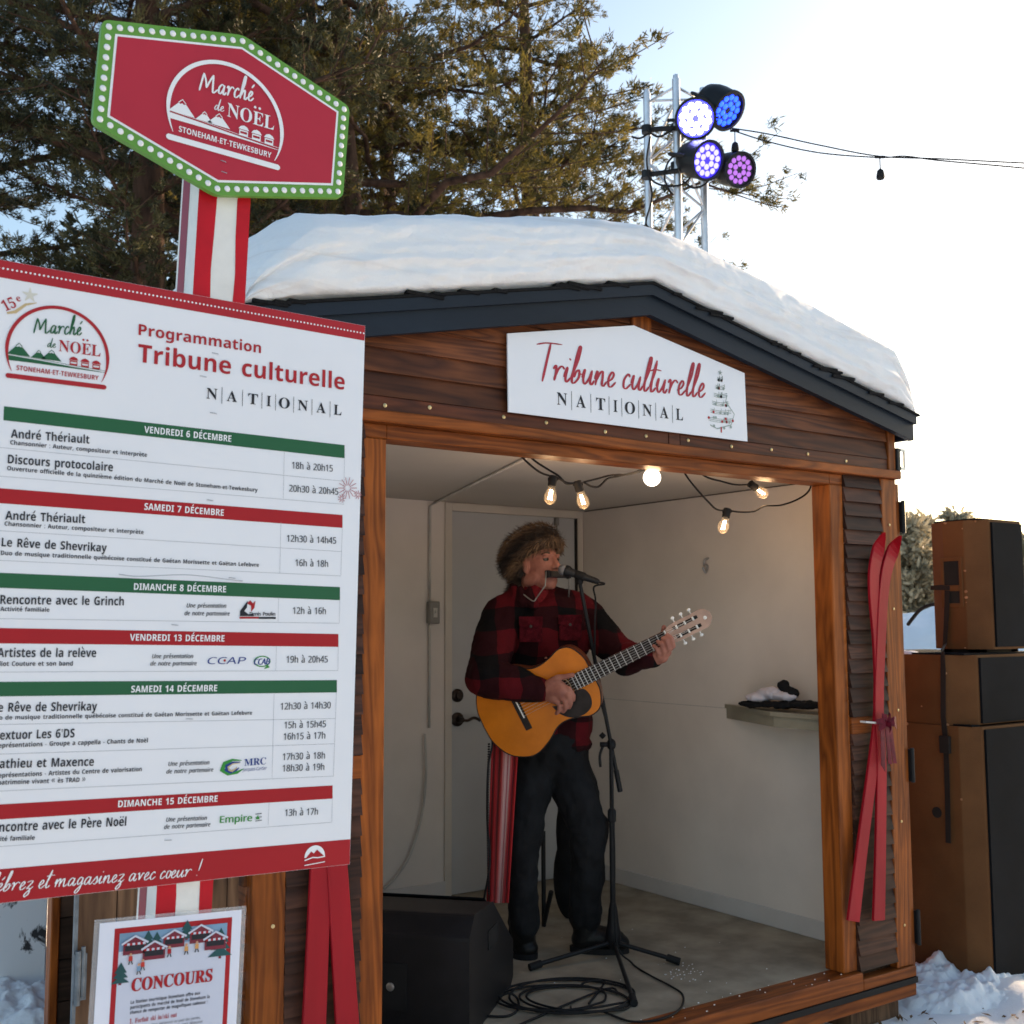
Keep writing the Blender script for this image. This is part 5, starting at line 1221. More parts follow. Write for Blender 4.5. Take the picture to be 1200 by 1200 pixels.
mb = MB(); mb.tube(cr([PP(574, 845, 5.06), PP(577, 872, 5.03), PP(572, 900, 5.03), PP(571, 960, 5.04), PP(574, 1010, 5.05), PP(567, 1055, 5.06)]), .005)
for i in range(60): t = i/60; p = PP(573-1.5*math.sin(t*3.1), 872+t*178, 5.033); mb.ell(p, (.0065, .0065, .0045), seg=8, rings=5)
mb.build('braided_cord', M['blackplastic'], PERSON, smooth=True)
mb = MB(); mb.tube([PP(570, 847, 5.05), PP(573, 846, 5.04), PP(574, 858, 5.04), PP(571, 859, 5.05), PP(570, 847, 5.05)], .003); mb.build('belt_clip', M['steel'], PERSON)

# ------------------------------------------------------------------ guitar
g0, g1 = PP(567, 852, 5.00), PP(833, 721, 4.785)
e1 = (g1-g0).normalized(); GL = (g1-g0).length; gn = (tc_*1.0+V((0, 0, -.02))); gn = (gn-e1*gn.dot(e1)).normalized(); e2 = gn.cross(e1).normalized()
if e2.z < 0: e2 = -e2
def Gp(a, b_, c=0): return g0+e1*(a*GL)+e2*(b_*GL)+gn*(c*GL)
M['spruce'] = mat('orange_spruce_top', (.58, .165, .008), .25, var=.10, vs=9, stretch=(1, 1, 1), bmp=.03, bs=120)
M['gside'] = mat('mahogany_side', (.13, .04, .018), .3, var=.3, vs=12); M['ebony'] = mat('dark_fretboard', (.02, .015, .013), .45, var=.3, vs=30)
M['neck'] = mat('cedar_neck', (.3, .14, .08), .4, var=.15); M['headwood'] = mat('pale_headstock', (.42, .27, .2), .35, var=.15, vs=20); M['fret'] = mat('fret_wire', (.72, .7, .66), .3, .6); M['pearl'] = mat('tuner_button', (.8, .78, .72), .25)
GT = thing('classical_guitar', g0, 'orange topped acoustic guitar with black pickguard held by the singing man', 'guitar')
ctrl = [(0, 0), (.008, .075), (.05, .148), (.13, .186), (.205, .165), (.265, .128), (.31, .119), (.36, .128), (.41, .143), (.455, .128), (.483, .075), (.487, .032)]
half = cr(ctrl, 7); out = [(p.x, p.y) for p in half]+[(p.x, -p.y) for p in reversed(half[1:])]
mb = MB(); n = len(out)
mb.add([Gp(a, b_, 0) for a, b_ in out]+[Gp(a, b_, -.092) for a, b_ in out], [tuple(range(n)), tuple(range(2*n-1, n-1, -1))]); k0 = len(mb.m); mb.m[-1] = 1
mb.add([Gp(a, b_, 0) for a, b_ in out]+[Gp(a, b_, -.092) for a, b_ in out], [(i, i+n, (i+1) % n+n, (i+1) % n) for i in range(n)], 1)
mb.build('guitar_body', [M['spruce'], M['gside']], GT, bevel=.003, bseg=2)
mb = MB(); o2 = [(a, b_) for a, b_ in out]
strip3 = lambda pts, wd, c, m: mb.tube([Gp(a, b_, c) for a, b_ in pts], wd, 5, m, False)
strip3(o2+[o2[0]], .0028, -.001, 0); mb.build('binding', M['ebony'], GT, smooth=True)
mb = MB()
for r_, rr, m in ((.058, .052, 0), (.052, .049, 1), (.049, .046, 0)):
    N0 = 40; vs = []
    for i in range(N0): t = 2*math.pi*i/N0; vs += [Gp(.338+r_*math.cos(t), r_*math.sin(t), .0008+.0003*m), Gp(.338+rr*math.cos(t), rr*math.sin(t), .0008+.0003*m)]
    mb.add(vs, [(2*i, 2*i+1, (2*i+3) % (2*N0), (2*i+2) % (2*N0)) for i in range(N0)], m)
mb.build('rosette', [M['ebony'], M['tan']], GT, fixn=False)
mb = MB(); mb.poly([Gp(.338+.0455*math.cos(2*math.pi*i/36), .0455*math.sin(2*math.pi*i/36), .0010) for i in range(36)]); mb.build('sound_hole', M['gapdark'], GT, fixn=False)
pgd = cr([(.285, -.045), (.30, -.085), (.335, -.118), (.385, -.128), (.425, -.112), (.44, -.075), (.43, -.04), (.40, -.032), (.388, -.034), (.372, -.052), (.338, -.0605), (.305, -.052), (.285, -.045)], 6)
mb = MB(); mb.prism([Gp(p.x, p.y, .0006) for p in pgd[:-1]], gn*.0018); mb.build('pickguard', M['ebony'], GT)
mb = MB(); mb.obox(Gp(.162, 0, .004), (e1, e2, gn), (.0135*GL, .086*GL, .004*GL)); br = mb.build('bridge', M['ebony'], GT, bevel=.002)
mb = MB(); mb.obox(Gp(.166, 0, .0095), (e1, e2, gn), (.0025*GL, .037*GL, .003*GL)); mb.build('saddle', M['pearl'], br)
mb = MB(); mb.prism([Gp(.395, .031, .0006), Gp(.812, .026, .0006), Gp(.812, -.026, .0006), Gp(.395, -.031, .0006)], gn*.007*GL)
fb = mb.build('fretboard', M['ebony'], GT); mb = MB()
for i in range(1, 20):
    a = .815-.65*(1-2**(-i/12)); hw = .026+.005*(.812-a)/.417
    if a > .397: mb.tube([Gp(a, hw, .0082), Gp(a, -hw, .0082)], .0019, 6)
each(mb, 'fret', M['fret'], fb); mb = MB(); mb.obox(Gp(.814, 0, .004), (e1, e2, gn), (.003*GL, .0265*GL, .0062*GL)); mb.build('nut', M['pearl'], fb)
mb = MB(); mb.prism([Gp(.44, .028, 0), Gp(.82, .026, 0), Gp(.82, -.026, 0), Gp(.44, -.028, 0)], -gn*.022*GL); mb.build('neck', M['neck'], GT, bevel=.006, bseg=2)
hp = [(.817, .027), (.835, .036), (.97, .038), (.985, .03), (1.0, .012), (1.0, -.012), (.985, -.03), (.97, -.038), (.835, -.036), (.817, -.027)]
mb = MB(); bk = lambda a: -.002-(a-.817)*.14
mb.prism([Gp(a, b_, bk(a)) for a, b_ in hp], -gn*.017*GL); hs_ = mb.build('headstock', M['headwood'], GT, bevel=.002)
mb = MB()
for s in (-1, 1): mb.prism([Gp(a, s*.0175+q*.0065, bk(a)+.0008) for a, q in ((.845, -1), (.95, -1), (.95, 1), (.845, 1))], gn*.0006)
each(mb, 'slot', M['gapdark'], hs_)
mb = MB()
for s in (-1, 1):
    for a in (.862, .897, .932): mb.tube([Gp(a, s*.010, bk(a)+.002), Gp(a, s*.025, bk(a)+.002)], .0045, 8); mb.tube([Gp(a, s*.034, bk(a)-.008), Gp(a, s*.05, bk(a)-.01)], .0028, 6); mb.ell(Gp(a, s*.054, bk(a)-.01), (.009, .007, .005), (e1, e2, gn), 10, 6)
mb.ell(Gp(.975, 0, bk(.975)+.0015), (.008, .008, .002), (e1, e2, gn), 10, 6)
mb.build('tuner', M['pearl'], hs_, smooth=True)
mb = MB()
for i in range(6): b_ = (i-2.5)/2.5; mb.tube([Gp(.166, b_*.03, .0125), Gp(.814, b_*.0215, .0112), Gp(.862+.035*(i % 3), (1 if b_ > 0 else -1)*.0165, bk(.88)+.006)], .0006, 4)
each(mb, 'string', M['fret'], GT)

# ------------------------------------------------------------------ harmonica on a neck rack
hm = Hp(.112, 0, -.060)
HM = thing('harmonica', hm, 'black harmonica held at the mouth of the man by a wire neck rack', 'harmonica')
mb = MB(); mb.obox(hm, (HS, HF, HU), (.062, .014, .014)); mb.obox(hm+HS*.066, (HS, HF, HU), (.006, .012, .017)); mb.obox(hm-HS*.066, (HS, HF, HU), (.006, .012, .017)); mb.build('harmonica_body', M['blackmetal'], HM, bevel=.003, bseg=2)
mb = MB()
for s in (-1, 1):
    mb.tube([hm+HS*(s*.072)+HU*.012, hm+HS*(s*.076)-HF*.01-HU*.05, Hp(.07, s*.095, -.155)], .003); mb.tube(cr([Hp(.07, s*.095, -.155), Hp(.05, s*.10, -.165), Hp(-.03, s*.095, -.115), Hp(-.07, s*.085, -.10)]), .003)
mb.build('neck_rack', M['greybox'], HM, smooth=True)

# ------------------------------------------------------------------ microphone, its stand and cables
bs = onZ(719, 1123, 0); MS = thing('microphone_stand', (bs.x, bs.y, 0), 'black tripod microphone stand with a tilted boom in front of the man', 'microphone stand')
top = PP(716, 872, bs.x*0+(bs-CC).dot(FH)); top = V((bs.x, bs.y, top.z))
mb = MB(); mb.tube([(bs.x, bs.y, .06), (bs.x, bs.y, .62)], .0125, 12); mb.tube([(bs.x, bs.y, .6), (bs.x, bs.y, top.z)], .0095, 12); mb.lathe((bs.x, bs.y, .58), (0, 0, 1), [(.012, 0), (.019, .005), (.019, .05), (.012, .06)], 14)
smooth_angle(mb.build('pole', M['blackmetal'], MS))
mb = MB(); mb.lathe((bs.x, bs.y, .085), (0, 0, 1), [(.016, -.045), (.03, -.03), (.034, .02), (.026, .06), (.02, .12), (.014, .15)], 16); hub = smooth_angle(mb.build('hub', M['blackplastic'], MS))
for u, v in ((622, 1138), (795, 1131), (743, 1180)):
    q = onZ(u, v, .0); mb = MB(); d = (V((q.x, q.y, .018))-V((bs.x, bs.y, .07)))
    mb.tube([V((bs.x, bs.y, .07)), V((q.x, q.y, .018))], .0095, 10); lg = smooth_angle(mb.build('leg', M['blackmetal'], MS)); mb = MB(); dn = d.normalized(); mb.tube([V((q.x, q.y, .018))-dn*.05, V((q.x, q.y, .016))+dn*.006], .0155, 10); mb.build('rubber_foot', M['rubber'], lg)
mt_ = PP(679, 680, 5.02); tail = PP(737, 918, 5.135)
clutch = top+V((0, 0, .0))
tail = clutch+(clutch-mt_).normalized()*.22
mb = MB(); mb.tube([mt_, tail], .0085, 10); mb.tube([tail+(clutch-tail)*.45, tail], .0115, 10); bm_ = smooth_angle(mb.build('boom', M['blackmetal'], MS))
mb = MB(); mb.ell(clutch+tc_*.012, (.02, .022, .026)); mb.tube([clutch+tc_*.012-rt*.01, clutch+tc_*.012-rt*.05], .011, 10); mb.tube(cr([clutch-rt*.035+V((0, 0, -.005)), clutch-rt*.05+V((0, 0, -.05)), clutch-rt*.048+V((0, 0, -.1))]), .006, 8); mb.tube([clutch-rt*.03+V((0, 0, .03)), clutch-rt*.045+V((0, 0, .045))], .012, 8); mb.build('clutch', M['blackplastic'], MS, smooth=True)
ma, mz = PP(661, 668, 5.03), PP(690, 678, 5.0); md_ = (mz-ma).normalized()
mb = MB(); mb.lathe(mt_+V((0, 0, -.02)), md_*.2+V((0, 0, 1)), [(.010, 0), (.015, .01), (.013, .035)], 12); cpt = ma+md_*.075; mb.tube([cpt-V((0, 0, .012)), mt_], .011, 8); mb.lathe(cpt-md_*.022, md_, [(.017, 0), (.0195, .004), (.0195, .04), (.017, .045)], 14); mb.build('microphone_clip', M['rubber'], MS, smooth=True)
MI = thing('microphone', ma, 'handheld vocal microphone with a silver grille clipped to the boom stand', 'microphone')
mb = MB(); mb.ell(ma, (.0255, .0255, .027), frame(md_), 18, 12); mb.build('microphone_grille', mat('silver_mesh', (.3, .31, .33), .4, .7, bmp=.6, bs=500), MI, smooth=True)
mb = MB(); mb.lathe(ma, md_, [(.0255, .006), (.0262, .012), (.0255, .02), (.0185, .034), (.0135, .15), (.011, .16), (.009, .165)], 18); smooth_angle(mb.build('handle', M['blackmetal'], MI))
mb = MB(); me_ = ma+md_*.165
cab = [me_, me_+md_*.025, PP(696, 688, 5.0), PP(698, 705, 5.02), PP(697, 740, 5.04), PP(699, 800, 5.08), PP(714, 862, 5.11), PP(716, 900, 5.12), PP(720, 990, 5.12), PP(722, 1100, 5.10), onZ(740, 1128, .01), onZ(760, 1142, .008), onZ(785, 1155, .006), onZ(800, 1166, .006), onZ(797, 1182, .005), onZ(775, 1194, .006), onZ(740, 1197, .006), onZ(708, 1186, .007)]
mb.tube(cr(cab, 8), .0042, 8)
o = mb.build('microphone_cable', M['rubber'], None, (bs.x, bs.y, 0), smooth=True); tag(o, 'black cable running down the microphone stand and across the stage edge', 'cable')
mb = MB(); pts = []; c = onZ(665, 1172, 0); rg = random.Random(4)
for i in range(90):
    t = i/90*2*math.pi*5.2; r_ = .17+.03*math.sin(t*.37+1)+.018*math.sin(t*1.7); off = rt*(r_*math.cos(t)*1.35+.03*math.sin(t*.21))+V((FH.x, FH.y, 0))*(r_*math.sin(t)*1.0+.03*math.cos(t*.3))
    pts.append(V((c.x, c.y, .006+.007*(i % 17)/17+.006*math.sin(t*.8)**2))+off)
pts += [onZ(620, 1196, .006), onZ(600, 1206, .006), onZ(570, 1212, .006)]
mb.tube(cr(pts, 4), .0045, 8)
hump = [onZ(690, 1176, .01), PP(708, 1152, 4.82), PP(700, 1149, 4.8), PP(684, 1152, 4.78), PP(672, 1166, 4.75), onZ(668, 1186, .008)]
mb.tube(cr(hump, 8), .0045, 8)
o = mb.build('coiled_cable', M['rubber'], None, (c.x, c.y, 0), smooth=True); tag(o, 'coil of black cable lying on the stage floor before the stand', 'cable')
mb = MB(); mb.tube(cr([onZ(584, 1168, .02), onZ(598, 1164, .03), onZ(607, 1172, .006), onZ(606, 1184, .006), onZ(592, 1191, .006), onZ(560, 1190, .006)], 8), .0045, 8)
o = mb.build('short_cable', M['rubber'], None, onZ(600, 1180, 0), smooth=True); tag(o, 'short loop of black cable beside the monitor wedge', 'cable')

# ------------------------------------------------------------------ wedge monitor
A0 = V((-1.685, .26, 0)); gd = V((.745, .667, 0)).normalized(); sd_ = V((gd.y, -gd.x, 0))
MW = thing('monitor_wedge', A0-sd_*.35+gd*.3, 'black wedge monitor loudspeaker lying on the stage floor among cables', 'loudspeaker')
prof = [(0, .002), (.64, .002), (.68, .03), (.68, .17), (.34, .40), (.07, .415), (0, .35)]
mb = MB(); mb.prism([A0+gd*a+V((0, 0, z)) for a, z in prof], -sd_*.70); mb.build('cabinet', M['blackplastic'], MW, bevel=.012, bseg=2)
mb = MB(); mb.prism([A0+gd*(a+.006)-sd_*s+V((0, 0, z+.005)) for a, z, s in ((.665, .19, .04), (.665, .19, .66), (.36, .395, .66), (.36, .395, .04))], (gd*.62+V((0, 0, .78)))*.006); mb.build('grille', M['grille'], MW)
mb = MB(); mb.prism([A0+gd*a+V((0, 0, z))+sd_*.0005 for a, z in ((.26, .24), (.4, .24), (.4, .31), (.26, .31))], sd_*.004); mb.build('handle', M['rubber'], MW, bevel=.002)
mb = MB(); mb.obox(A0-sd_*.36+gd*-.003+V((0, 0, .17)), (sd_, V((0, 0, 1)), gd), (.13, .08, .003)); pnl = mb.build('connector_panel', M['rubber'], MW)
mb = MB()
for i in range(3): mb.lathe(A0-sd_*(.29+.05*i)-gd*.0062+V((0, 0, .17)), -gd, [(.015, 0), (.015, .004), (.008, .006)], 14)
mb.obox(A0-sd_*.44-gd*.0065+V((0, 0, .15)), (sd_, V((0, 0, 1)), gd), (.006, .02, .001)); each(mb, 'socket', M['steel'], pnl)
# black instrument bag on a stand behind the man
bp = V((-.42, 1.55, 0)); BG = thing('instrument_bag', bp, 'black soft instrument bag standing behind the legs of the man', 'bag')
bp = PP(668, 1040, 5.85); bp.z = 0
mb = MB(); mb.ell((bp.x, bp.y, .2), (.085, .07, .21), (rt, tc_, V((0, 0, 1)))); mb.ell((bp.x, bp.y, .42), (.07, .06, .2), (rt, tc_, V((0, 0, 1)))); mb.chain([(bp.x, bp.y, .5), (bp.x, bp.y+.04, .7)], [.06, .04])
def fl(co, no): co = co.copy(); co[:, 2] = np.maximum(co[:, 2], .003); return co
fuse(mb, 'bag_body', .012, M['pants'], BG, it=3, post=fl)
q = PP(637, 1040, 5.7); mb = MB(); mb.tube([(q.x, q.y, .0), (q.x, q.y, .45)], .011, 8); mb.tube([(q.x, q.y, .012), PP(646, 1045, 5.6)], .012, 8); mb.build('bag_stand', M['blackmetal'], BG)
# clothes lying on the corner shelf
CB = thing('folded_jacket', (SHELF[0]+.06, SHELF[1]-.25, SHELF[2]), 'white and black garment bundle lying on the corner shelf', 'clothing')
mb = MB(); zz = SHELF[2]
b1 = lambda u, v, dd_, a, b_, c: mb.ell((lambda p: V((max(p.x, SHELF[0]+.05), p.y, p.z)))(onX(u, v, SHELF[0]+dd_)), (a, b_, c))
for u, v, a, b_, c in ((890, 817, .05, .08, .022), (905, 812, .05, .09, .028), (920, 815, .05, .07, .022)): b1(u, v, .07, a, b_, c)
o = fuse(mb, 'white_sleeve', .006, mat('white_cloth', (.6, .58, .64), .8, var=.1, vs=12, bmp=.2), CB, it=2, post=folds(.008, 22, 2))
mb = MB()
for u, v, a, b_, c in ((885, 825, .06, .1, .016), (915, 826, .06, .14, .016), (945, 826, .05, .14, .018), (918, 803, .03, .03, .025), (925, 812, .03, .05, .03)): b1(u, v, .07, a, b_, c)
fuse(mb, 'black_body', .006, M['pants'], CB, it=2, post=folds(.008, 22, 5))
# ------------------------------------------------------------------ string lights under the lintel
SB = thing('string_lights', onY(612, 537, .3), 'black string of warm filament bulbs drooping inside the chalet opening', 'string lights')
yl = .28; at_ = lambda *ps: [onY(u, v, yl+.0) for u, v in ps]
mb = MB()
def wire(*ps): mb.tube(cr(at_(*ps), 6), .0042, 6)
wire((606, 528), (616, 540), (632, 553), (645, 558), (655, 561), (665, 566), (676, 566)); wire((618, 532), (628, 541), (642, 550), (655, 558), (664, 567), (676, 566))
wire((684, 565), (700, 561), (716, 557), (735, 556), (752, 552), (764, 545)); wire((684, 565), (693, 570), (702, 570), (712, 561), (725, 558), (745, 553), (760, 545))
wire((797, 545), (806, 560), (818, 575), (830, 588), (840, 597), (852, 598)); wire((852, 598), (868, 600), (884, 599), (896, 593), (915, 592), (935, 585), (948, 575), (952, 560)); wire((812, 548), (828, 559), (845, 564), (862, 568), (878, 568))
mb.build('cable', M['rubber'], SB, smooth=True)
gm, n_, b_ = nodes('clear_bulb_glass'); b_.inputs['Base Color'].default_value = (.9, .78, .6, 1); b_.inputs['Alpha'].default_value = .07; b_.inputs['Roughness'].default_value = .05
M['glass'] = gm; M['fil'] = emit('glowing_filament', (1, .7, .4), 12); M['frost'] = emit('lit_frosted_bulb', (1, .86, .66), 3)
for u, v, du, dv, frost in ((648, 561, -2.2, 15, 0), (677, 567, 4, 13.5, 0), (763, 548, -1, 9, 1), (881, 568, 9.5, 7.5, 0), (852, 599, -3.2, 14, 0)):
    p = onY(u, v, yl); q = onY(u+du, v+dv, yl); d = (q-p).normalized()
    if frost: d = (d*.4-FH*.9).normalized()
    mb = MB(); mb.lathe(p, d, [(.012, -.012), (.017, -.01), (.017, .028), (.014, .032)], 14); mb.tube([p-rt*.02-V((0, 0, .002)), p+rt*.02], .007, 8); sk = smooth_angle(mb.build('socket', M['rubber'], SB))
    if frost:
        mb = MB(); mb.ell(p+d*.05+V((0, 0, -.028)), (.036, .036, .036), seg=20, rings=14); mb.build('bulb', M['frost'], SB, smooth=True)
    else:
        mb = MB(); mb.lathe(p+d*.03, d, [(.012, 0), (.015, .012), (.023, .034), (.0245, .048), (.019, .064), (.006, .073)], 18); bl = mb.build('bulb', M['glass'], SB, smooth=True)
        mb = MB(); s = frame(d)[0]
        for a in (-.007, .007): mb.tube([p+d*.045+s*a*.6, p+d*.085+s*a], .0032, 6)
        mb.build('filament', M['fil'], bl)
    ld = bpy.data.lights.new('bulb_glow', 'POINT'); ld.energy = .5 if not frost else 1.0; ld.color = (1, .6, .3); ld.shadow_soft_size = .03
    lo = bpy.data.objects.new('bulb_glow', ld); COL.objects.link(lo); lo.parent = SB; lo.location = p+d*.09-ORG[SB]+V((0, .0, -.02))

# ------------------------------------------------------------------ skis on the front of the chalet
def skis(name, label, paths, knot, yb):
    c = onY(*paths[0][0][0], yb); S_ = thing(name, (c.x, yb, 0), label, 'skis')
    for path, w0 in paths:
        mb = MB(); U2 = cr(path, 6); P3 = [onY(q[0], q[1], yb) for q in U2]; n = len(P3); vs = []
        for i, p in enumerate(P3):
            t = i/(n-1); bend = -.10*max(0, 1-t/.13)**1.6; p = onY(*U2[i][:2], yb+bend); wd = w0*(.10+.90*min(1, (t/.09)**.8)) if t < .09 else w0*(1-.22*math.sin(min(1, max(0, t-.09)/.91)*math.pi))
            y = yb+bend; d = P3[min(i+1, n-1)]-P3[max(i-1, 0)]; s = V((-d.z, 0, d.x)).normalized()*wd*.5
            vs += [(p.x+s.x, y, p.z+s.z), (p.x-s.x, y, p.z-s.z), (p.x-s.x, y+.014, p.z-s.z), (p.x+s.x, y+.014, p.z+s.z)]
        mb.add(vs, [(4*i+k, 4*i+(k+1) % 4, 4*i+4+(k+1) % 4, 4*i+4+k) for i in range(n-1) for k in range(4)]+[(3, 2, 1, 0), (4*n-4, 4*n-3, 4*n-2, 4*n-1)])
        mb.build('ski', M['skired'], S_, bevel=.002); yb -= .004
    if knot:
        k = onY(*knot, yb-.02); mb = MB(); rg = random.Random(3)
        for i in range(7):
            a = i*.9+.3; d = V((math.cos(a)*.06, rg.uniform(-.02, .01), math.sin(a)*.035+.005)); s = V((0, .0, .014)); c1 = k+d*.5+V((0, -.02, .01)); mb.add([k-s*.6, k+s*.6, c1+s, k+d+s*.8, k+d-s*.8, c1-s], [(0, 1, 2, 5), (5, 2, 3, 4)])
        for dx in (-.02, .01, .03): mb.add([k+V((dx-.012, 0, 0)), k+V((dx+.012, 0, 0)), k+V((dx*1.6+.012, -.008, -.16-rg.random()*.05)), k+V((dx*1.6-.012, -.006, -.17))], [(0, 1, 2, 3)])
        o = mb.build('ribbon', M['ribbon'], S_, fixn=False); md = o.modifiers.new('s', 'SOLIDIFY'); md.thickness = .002
        l, r_ = onY(knot[0]-24, knot[1]-2, yb-.006), onY(knot[0]+2, knot[1], yb-.006); mb = MB(); mb.tube([l+V((0, .02, 0)), l+V((0, -.006, 0)), r_+V((0, -.006, 0)), r_+V((0, .02, 0))], .0045, 6); mb.build('cord', M['cord'], S_)
    return S_
skis('pair_of_skis', 'pair of red skis tied with a burgundy ribbon on the front panel near the loudspeakers', [(((1038, 624), (1028, 655), (1025, 690), (1030, 760), (1031, 830), (1025, 890), (1012, 990), (1001, 1080)), .074), (((1057, 628), (1044, 655), (1037, 690), (1033, 760), (1031, 830), (1034, 890), (1033, 990), (1031, 1079)), .074)], (1037, 848), -.045)
skis('pair_of_skis', 'pair of red skis without ribbon, partly hidden behind the schedule board', [(((397, 640), (393, 700), (391, 800), (386, 900), (378, 1000), (369, 1200), (362, 1290)), .085), (((372, 650), (378, 720), (384, 800), (389, 900), (396, 1020), (408, 1200), (414, 1290)), .085)], None, -.05)

# ------------------------------------------------------------------ loudspeaker stack
def cabinet(name, label, x0, x1, y0, y1, z0, z1, cham, back, handle=None, taper=0, chips=8, seed=0, snow=False):
    S_ = thing(name, ((x0+x1)/2, (y0+y1)/2, z0), label, 'loudspeaker', 'stacked loudspeakers')
    fp = [(x0+back, y1), (x0, y1-back*2), (x0, y0+cham), (x0+cham*.62, y0), (x1-cham*.62, y0), (x1, y0+cham), (x1, y1-back*2), (x1-back, y1)]
    mb = MB(); mb.prism([(x, y, z0) for x, y in fp], (0, 0, z1-z0)); mb.build('cabinet', M['spkside'], S_, bevel=.006, bseg=2)
    mb = MB(); mb.prism([(x0+cham*.62+.012, y0-.0005, z0+.012), (x1-cham*.62-.012, y0-.0005, z0+.012), (x1-cham*.62-.012, y0-.0005, z1-.012), (x0+cham*.62+.012, y0-.0005, z1-.012)], (0, -.012, 0)); mb.build('grille', M['grille'], S_, bevel=.003)
    mb = MB(); mb.box(x0+.02, x1-.02, y0+.03, y1-.04, z1, z1+.008); mb.build('top_panel', M['grille'], S_)
    rg = random.Random(seed); mb = MB()
    for i in range(chips):
        e = rg.random(); z = rg.choice([z0+.006, z1-.006, rg.uniform(z0, z1)]); r_ = rg.uniform(.002, .007)
        c = V((x0-.0005, rg.uniform(y0+cham, y1-back*2), z)) if e < .5 else V((x0+cham*.31-.001, y0+cham*.5-.001, z)) if e < .6 else V((x0+.001, y0+cham, rg.uniform(z0, z1)))
        mb.ell(c, (.002, r_*rg.uniform(1, 2.2), r_), seg=7, rings=5)
    if chips: mb.build('chipped_paint', M['spkchip'], S_)
    if handle:
        yc, zc, hw, hh = handle; mb = MB(); x = x0
        for a in ((-hw, -hh, -hw+.02, hh), (hw-.02, -hh, hw, hh), (-hw+.02, hh-.02, hw-.02, hh), (-hw+.02, -hh, hw-.02, -hh+.02), (-hw+.02, -.045, hw-.02, -.015)): mb.box(x-.006, x-.0004, yc+a[0], yc+a[2], zc+a[1], zc+a[3])
        hd = mb.build('handle', M['spkside'], S_, bevel=.002); mb = MB(); mb.box(x-.0022, x-.0006, yc-hw+.02, yc+hw-.02, zc-.015, zc+hh-.02); mb.box(x-.0022, x-.0006, yc-hw+.02, yc+hw-.02, zc-hh+.02, zc-.045); mb.build('recess', M['gapdark'], hd)
    return S_
ys_ = .02
pA = onY(1149, 608, ys_); pB = onY(1160, 764, ys_); pR = onY(1197, 608, ys_)
cham = .10
xL = onY(1128, 606, ys_+cham).x; ztop = pA.z; zb1 = pB.z; xF = pA.x; xR_ = pR.x
yB = ys_+.1
for k in range(400):
    p = CC; yy = ys_+.1+k*.002; d = V((xL-.0, yy, ztop))-CC; u = 600+FOC*d.dot(CR)/d.dot(CF)
    if u < 1084: yB = yy; break
zg = GZ+.02
bh = onY(1145, 850, ys_).z
cabinet('top_loudspeaker', 'smaller tapered loudspeaker with a side handle on top of the stack', xL, xR_+.05, ys_, yB, zb1+.012, ztop, cham, .05, (ys_+cham+(yB-ys_-cham)*.34, zb1+(ztop-zb1)*.53, .062, .125), chips=9, seed=2)
mb = MB()
for (x, y) in ((xL+.05, ys_+.08), (xL+.05, yB-.08), (xR_-.03, ys_+.08)): mb.box(x-.03, x+.03, y-.03, y+.03, zb1-.012, zb1+.0115)
mb.box(xL+.02, xR_, ys_+.05, yB-.05, zb1-.004, zb1+.011)
o = mb.build('rubber_mat', M['rubber'], None, (xL+.2, yB-.1, zb1-.012)); tag(o, 'thin black rubber mat with feet between the two upper loudspeakers', 'mat')
yB2 = yB+.42
def place(u_front, u_side, v, y0, k=.62):
    xf = onY(u_front, v, y0).x; x0 = xf-.07
    for _ in range(6): cm = onX(u_side, v, x0).y-y0; x0 = xf-cm*k
    return x0, cm
xm_, cm_ = place(1146, 1108, 810, ys_-.03)
cabinet('middle_loudspeaker', 'wide brown sided loudspeaker in the middle of the stack', xm_, xR_+.16, ys_-.03, yB2, bh, zb1-.0125, cm_, .05, chips=5, seed=5)
XB = place(1157, 1129, 1000, ys_-.06)
cabinet('bass_loudspeaker', 'tall bass loudspeaker cabinet standing on the snow at the bottom of the stack', *XB[:1], xR_+.22, ys_-.06, yB2+.02, GZ-.02, bh-.002, XB[1], .03, chips=6, seed=9)
mb = MB(); c = [(xm_+.0+random.uniform(0, .05), yB2-.02-random.uniform(0, .4)) for _ in range(60)]
for x, y in c: mb.ell((x+.03, y, zb1-.012), (.035, .045, random.uniform(.008, .02)), seg=10, rings=6)
o = fuse(mb, 'snow_ledge', .006, M['snow'], None, (xL, yB2, zb1-.012), it=2); tag(o, 'strip of snow along the top edge of the middle loudspeaker', 'snow')
def band(mb, pts, wd):
    P3 = [V(p) for p in pts]; n = len(P3); vs = []
    for i, p in enumerate(P3):
        d = (P3[min(i+1, n-1)]-P3[max(i-1, 0)]).normalized(); s = V((1, 0, 0)).cross(d).normalized()*wd*.5
        vs += [p-s, p+s, p+s+V((.003, 0, 0)), p-s+V((.003, 0, 0))]
    mb.add(vs, [(4*i+k, 4*i+(k+1) % 4, 4*i+4+(k+1) % 4, 4*i+4+k) for i in range(n-1) for k in range(4)]+[(3, 2, 1, 0), (4*n-4, 4*n-3, 4*n-2, 4*n-1)])
hy, hz = ys_+cham+(yB-ys_-cham)*.34, zb1+(ztop-zb1)*.53
q_ = [onX(u, v, x) for u, v, x in ((1110, 692, xL-.010), (1109, 720, xL-.014), (1107, 755, xL-.02), (1105, 785, xm_-.010), (1105, 840, xm_-.008), (1108, 870, XB[0]-.010), (1110, 930, XB[0]-.009), (1111, 988, XB[0]-.012))]
q_.insert(3, V((xm_-.010, q_[3].y, zb1+.004)))
mb = MB(); band(mb, q_, .028); b_ = q_[6]; mb.box(XB[0]-.024, XB[0]-.004, b_.y-.026, b_.y+.026, b_.z-.05, b_.z+.03)
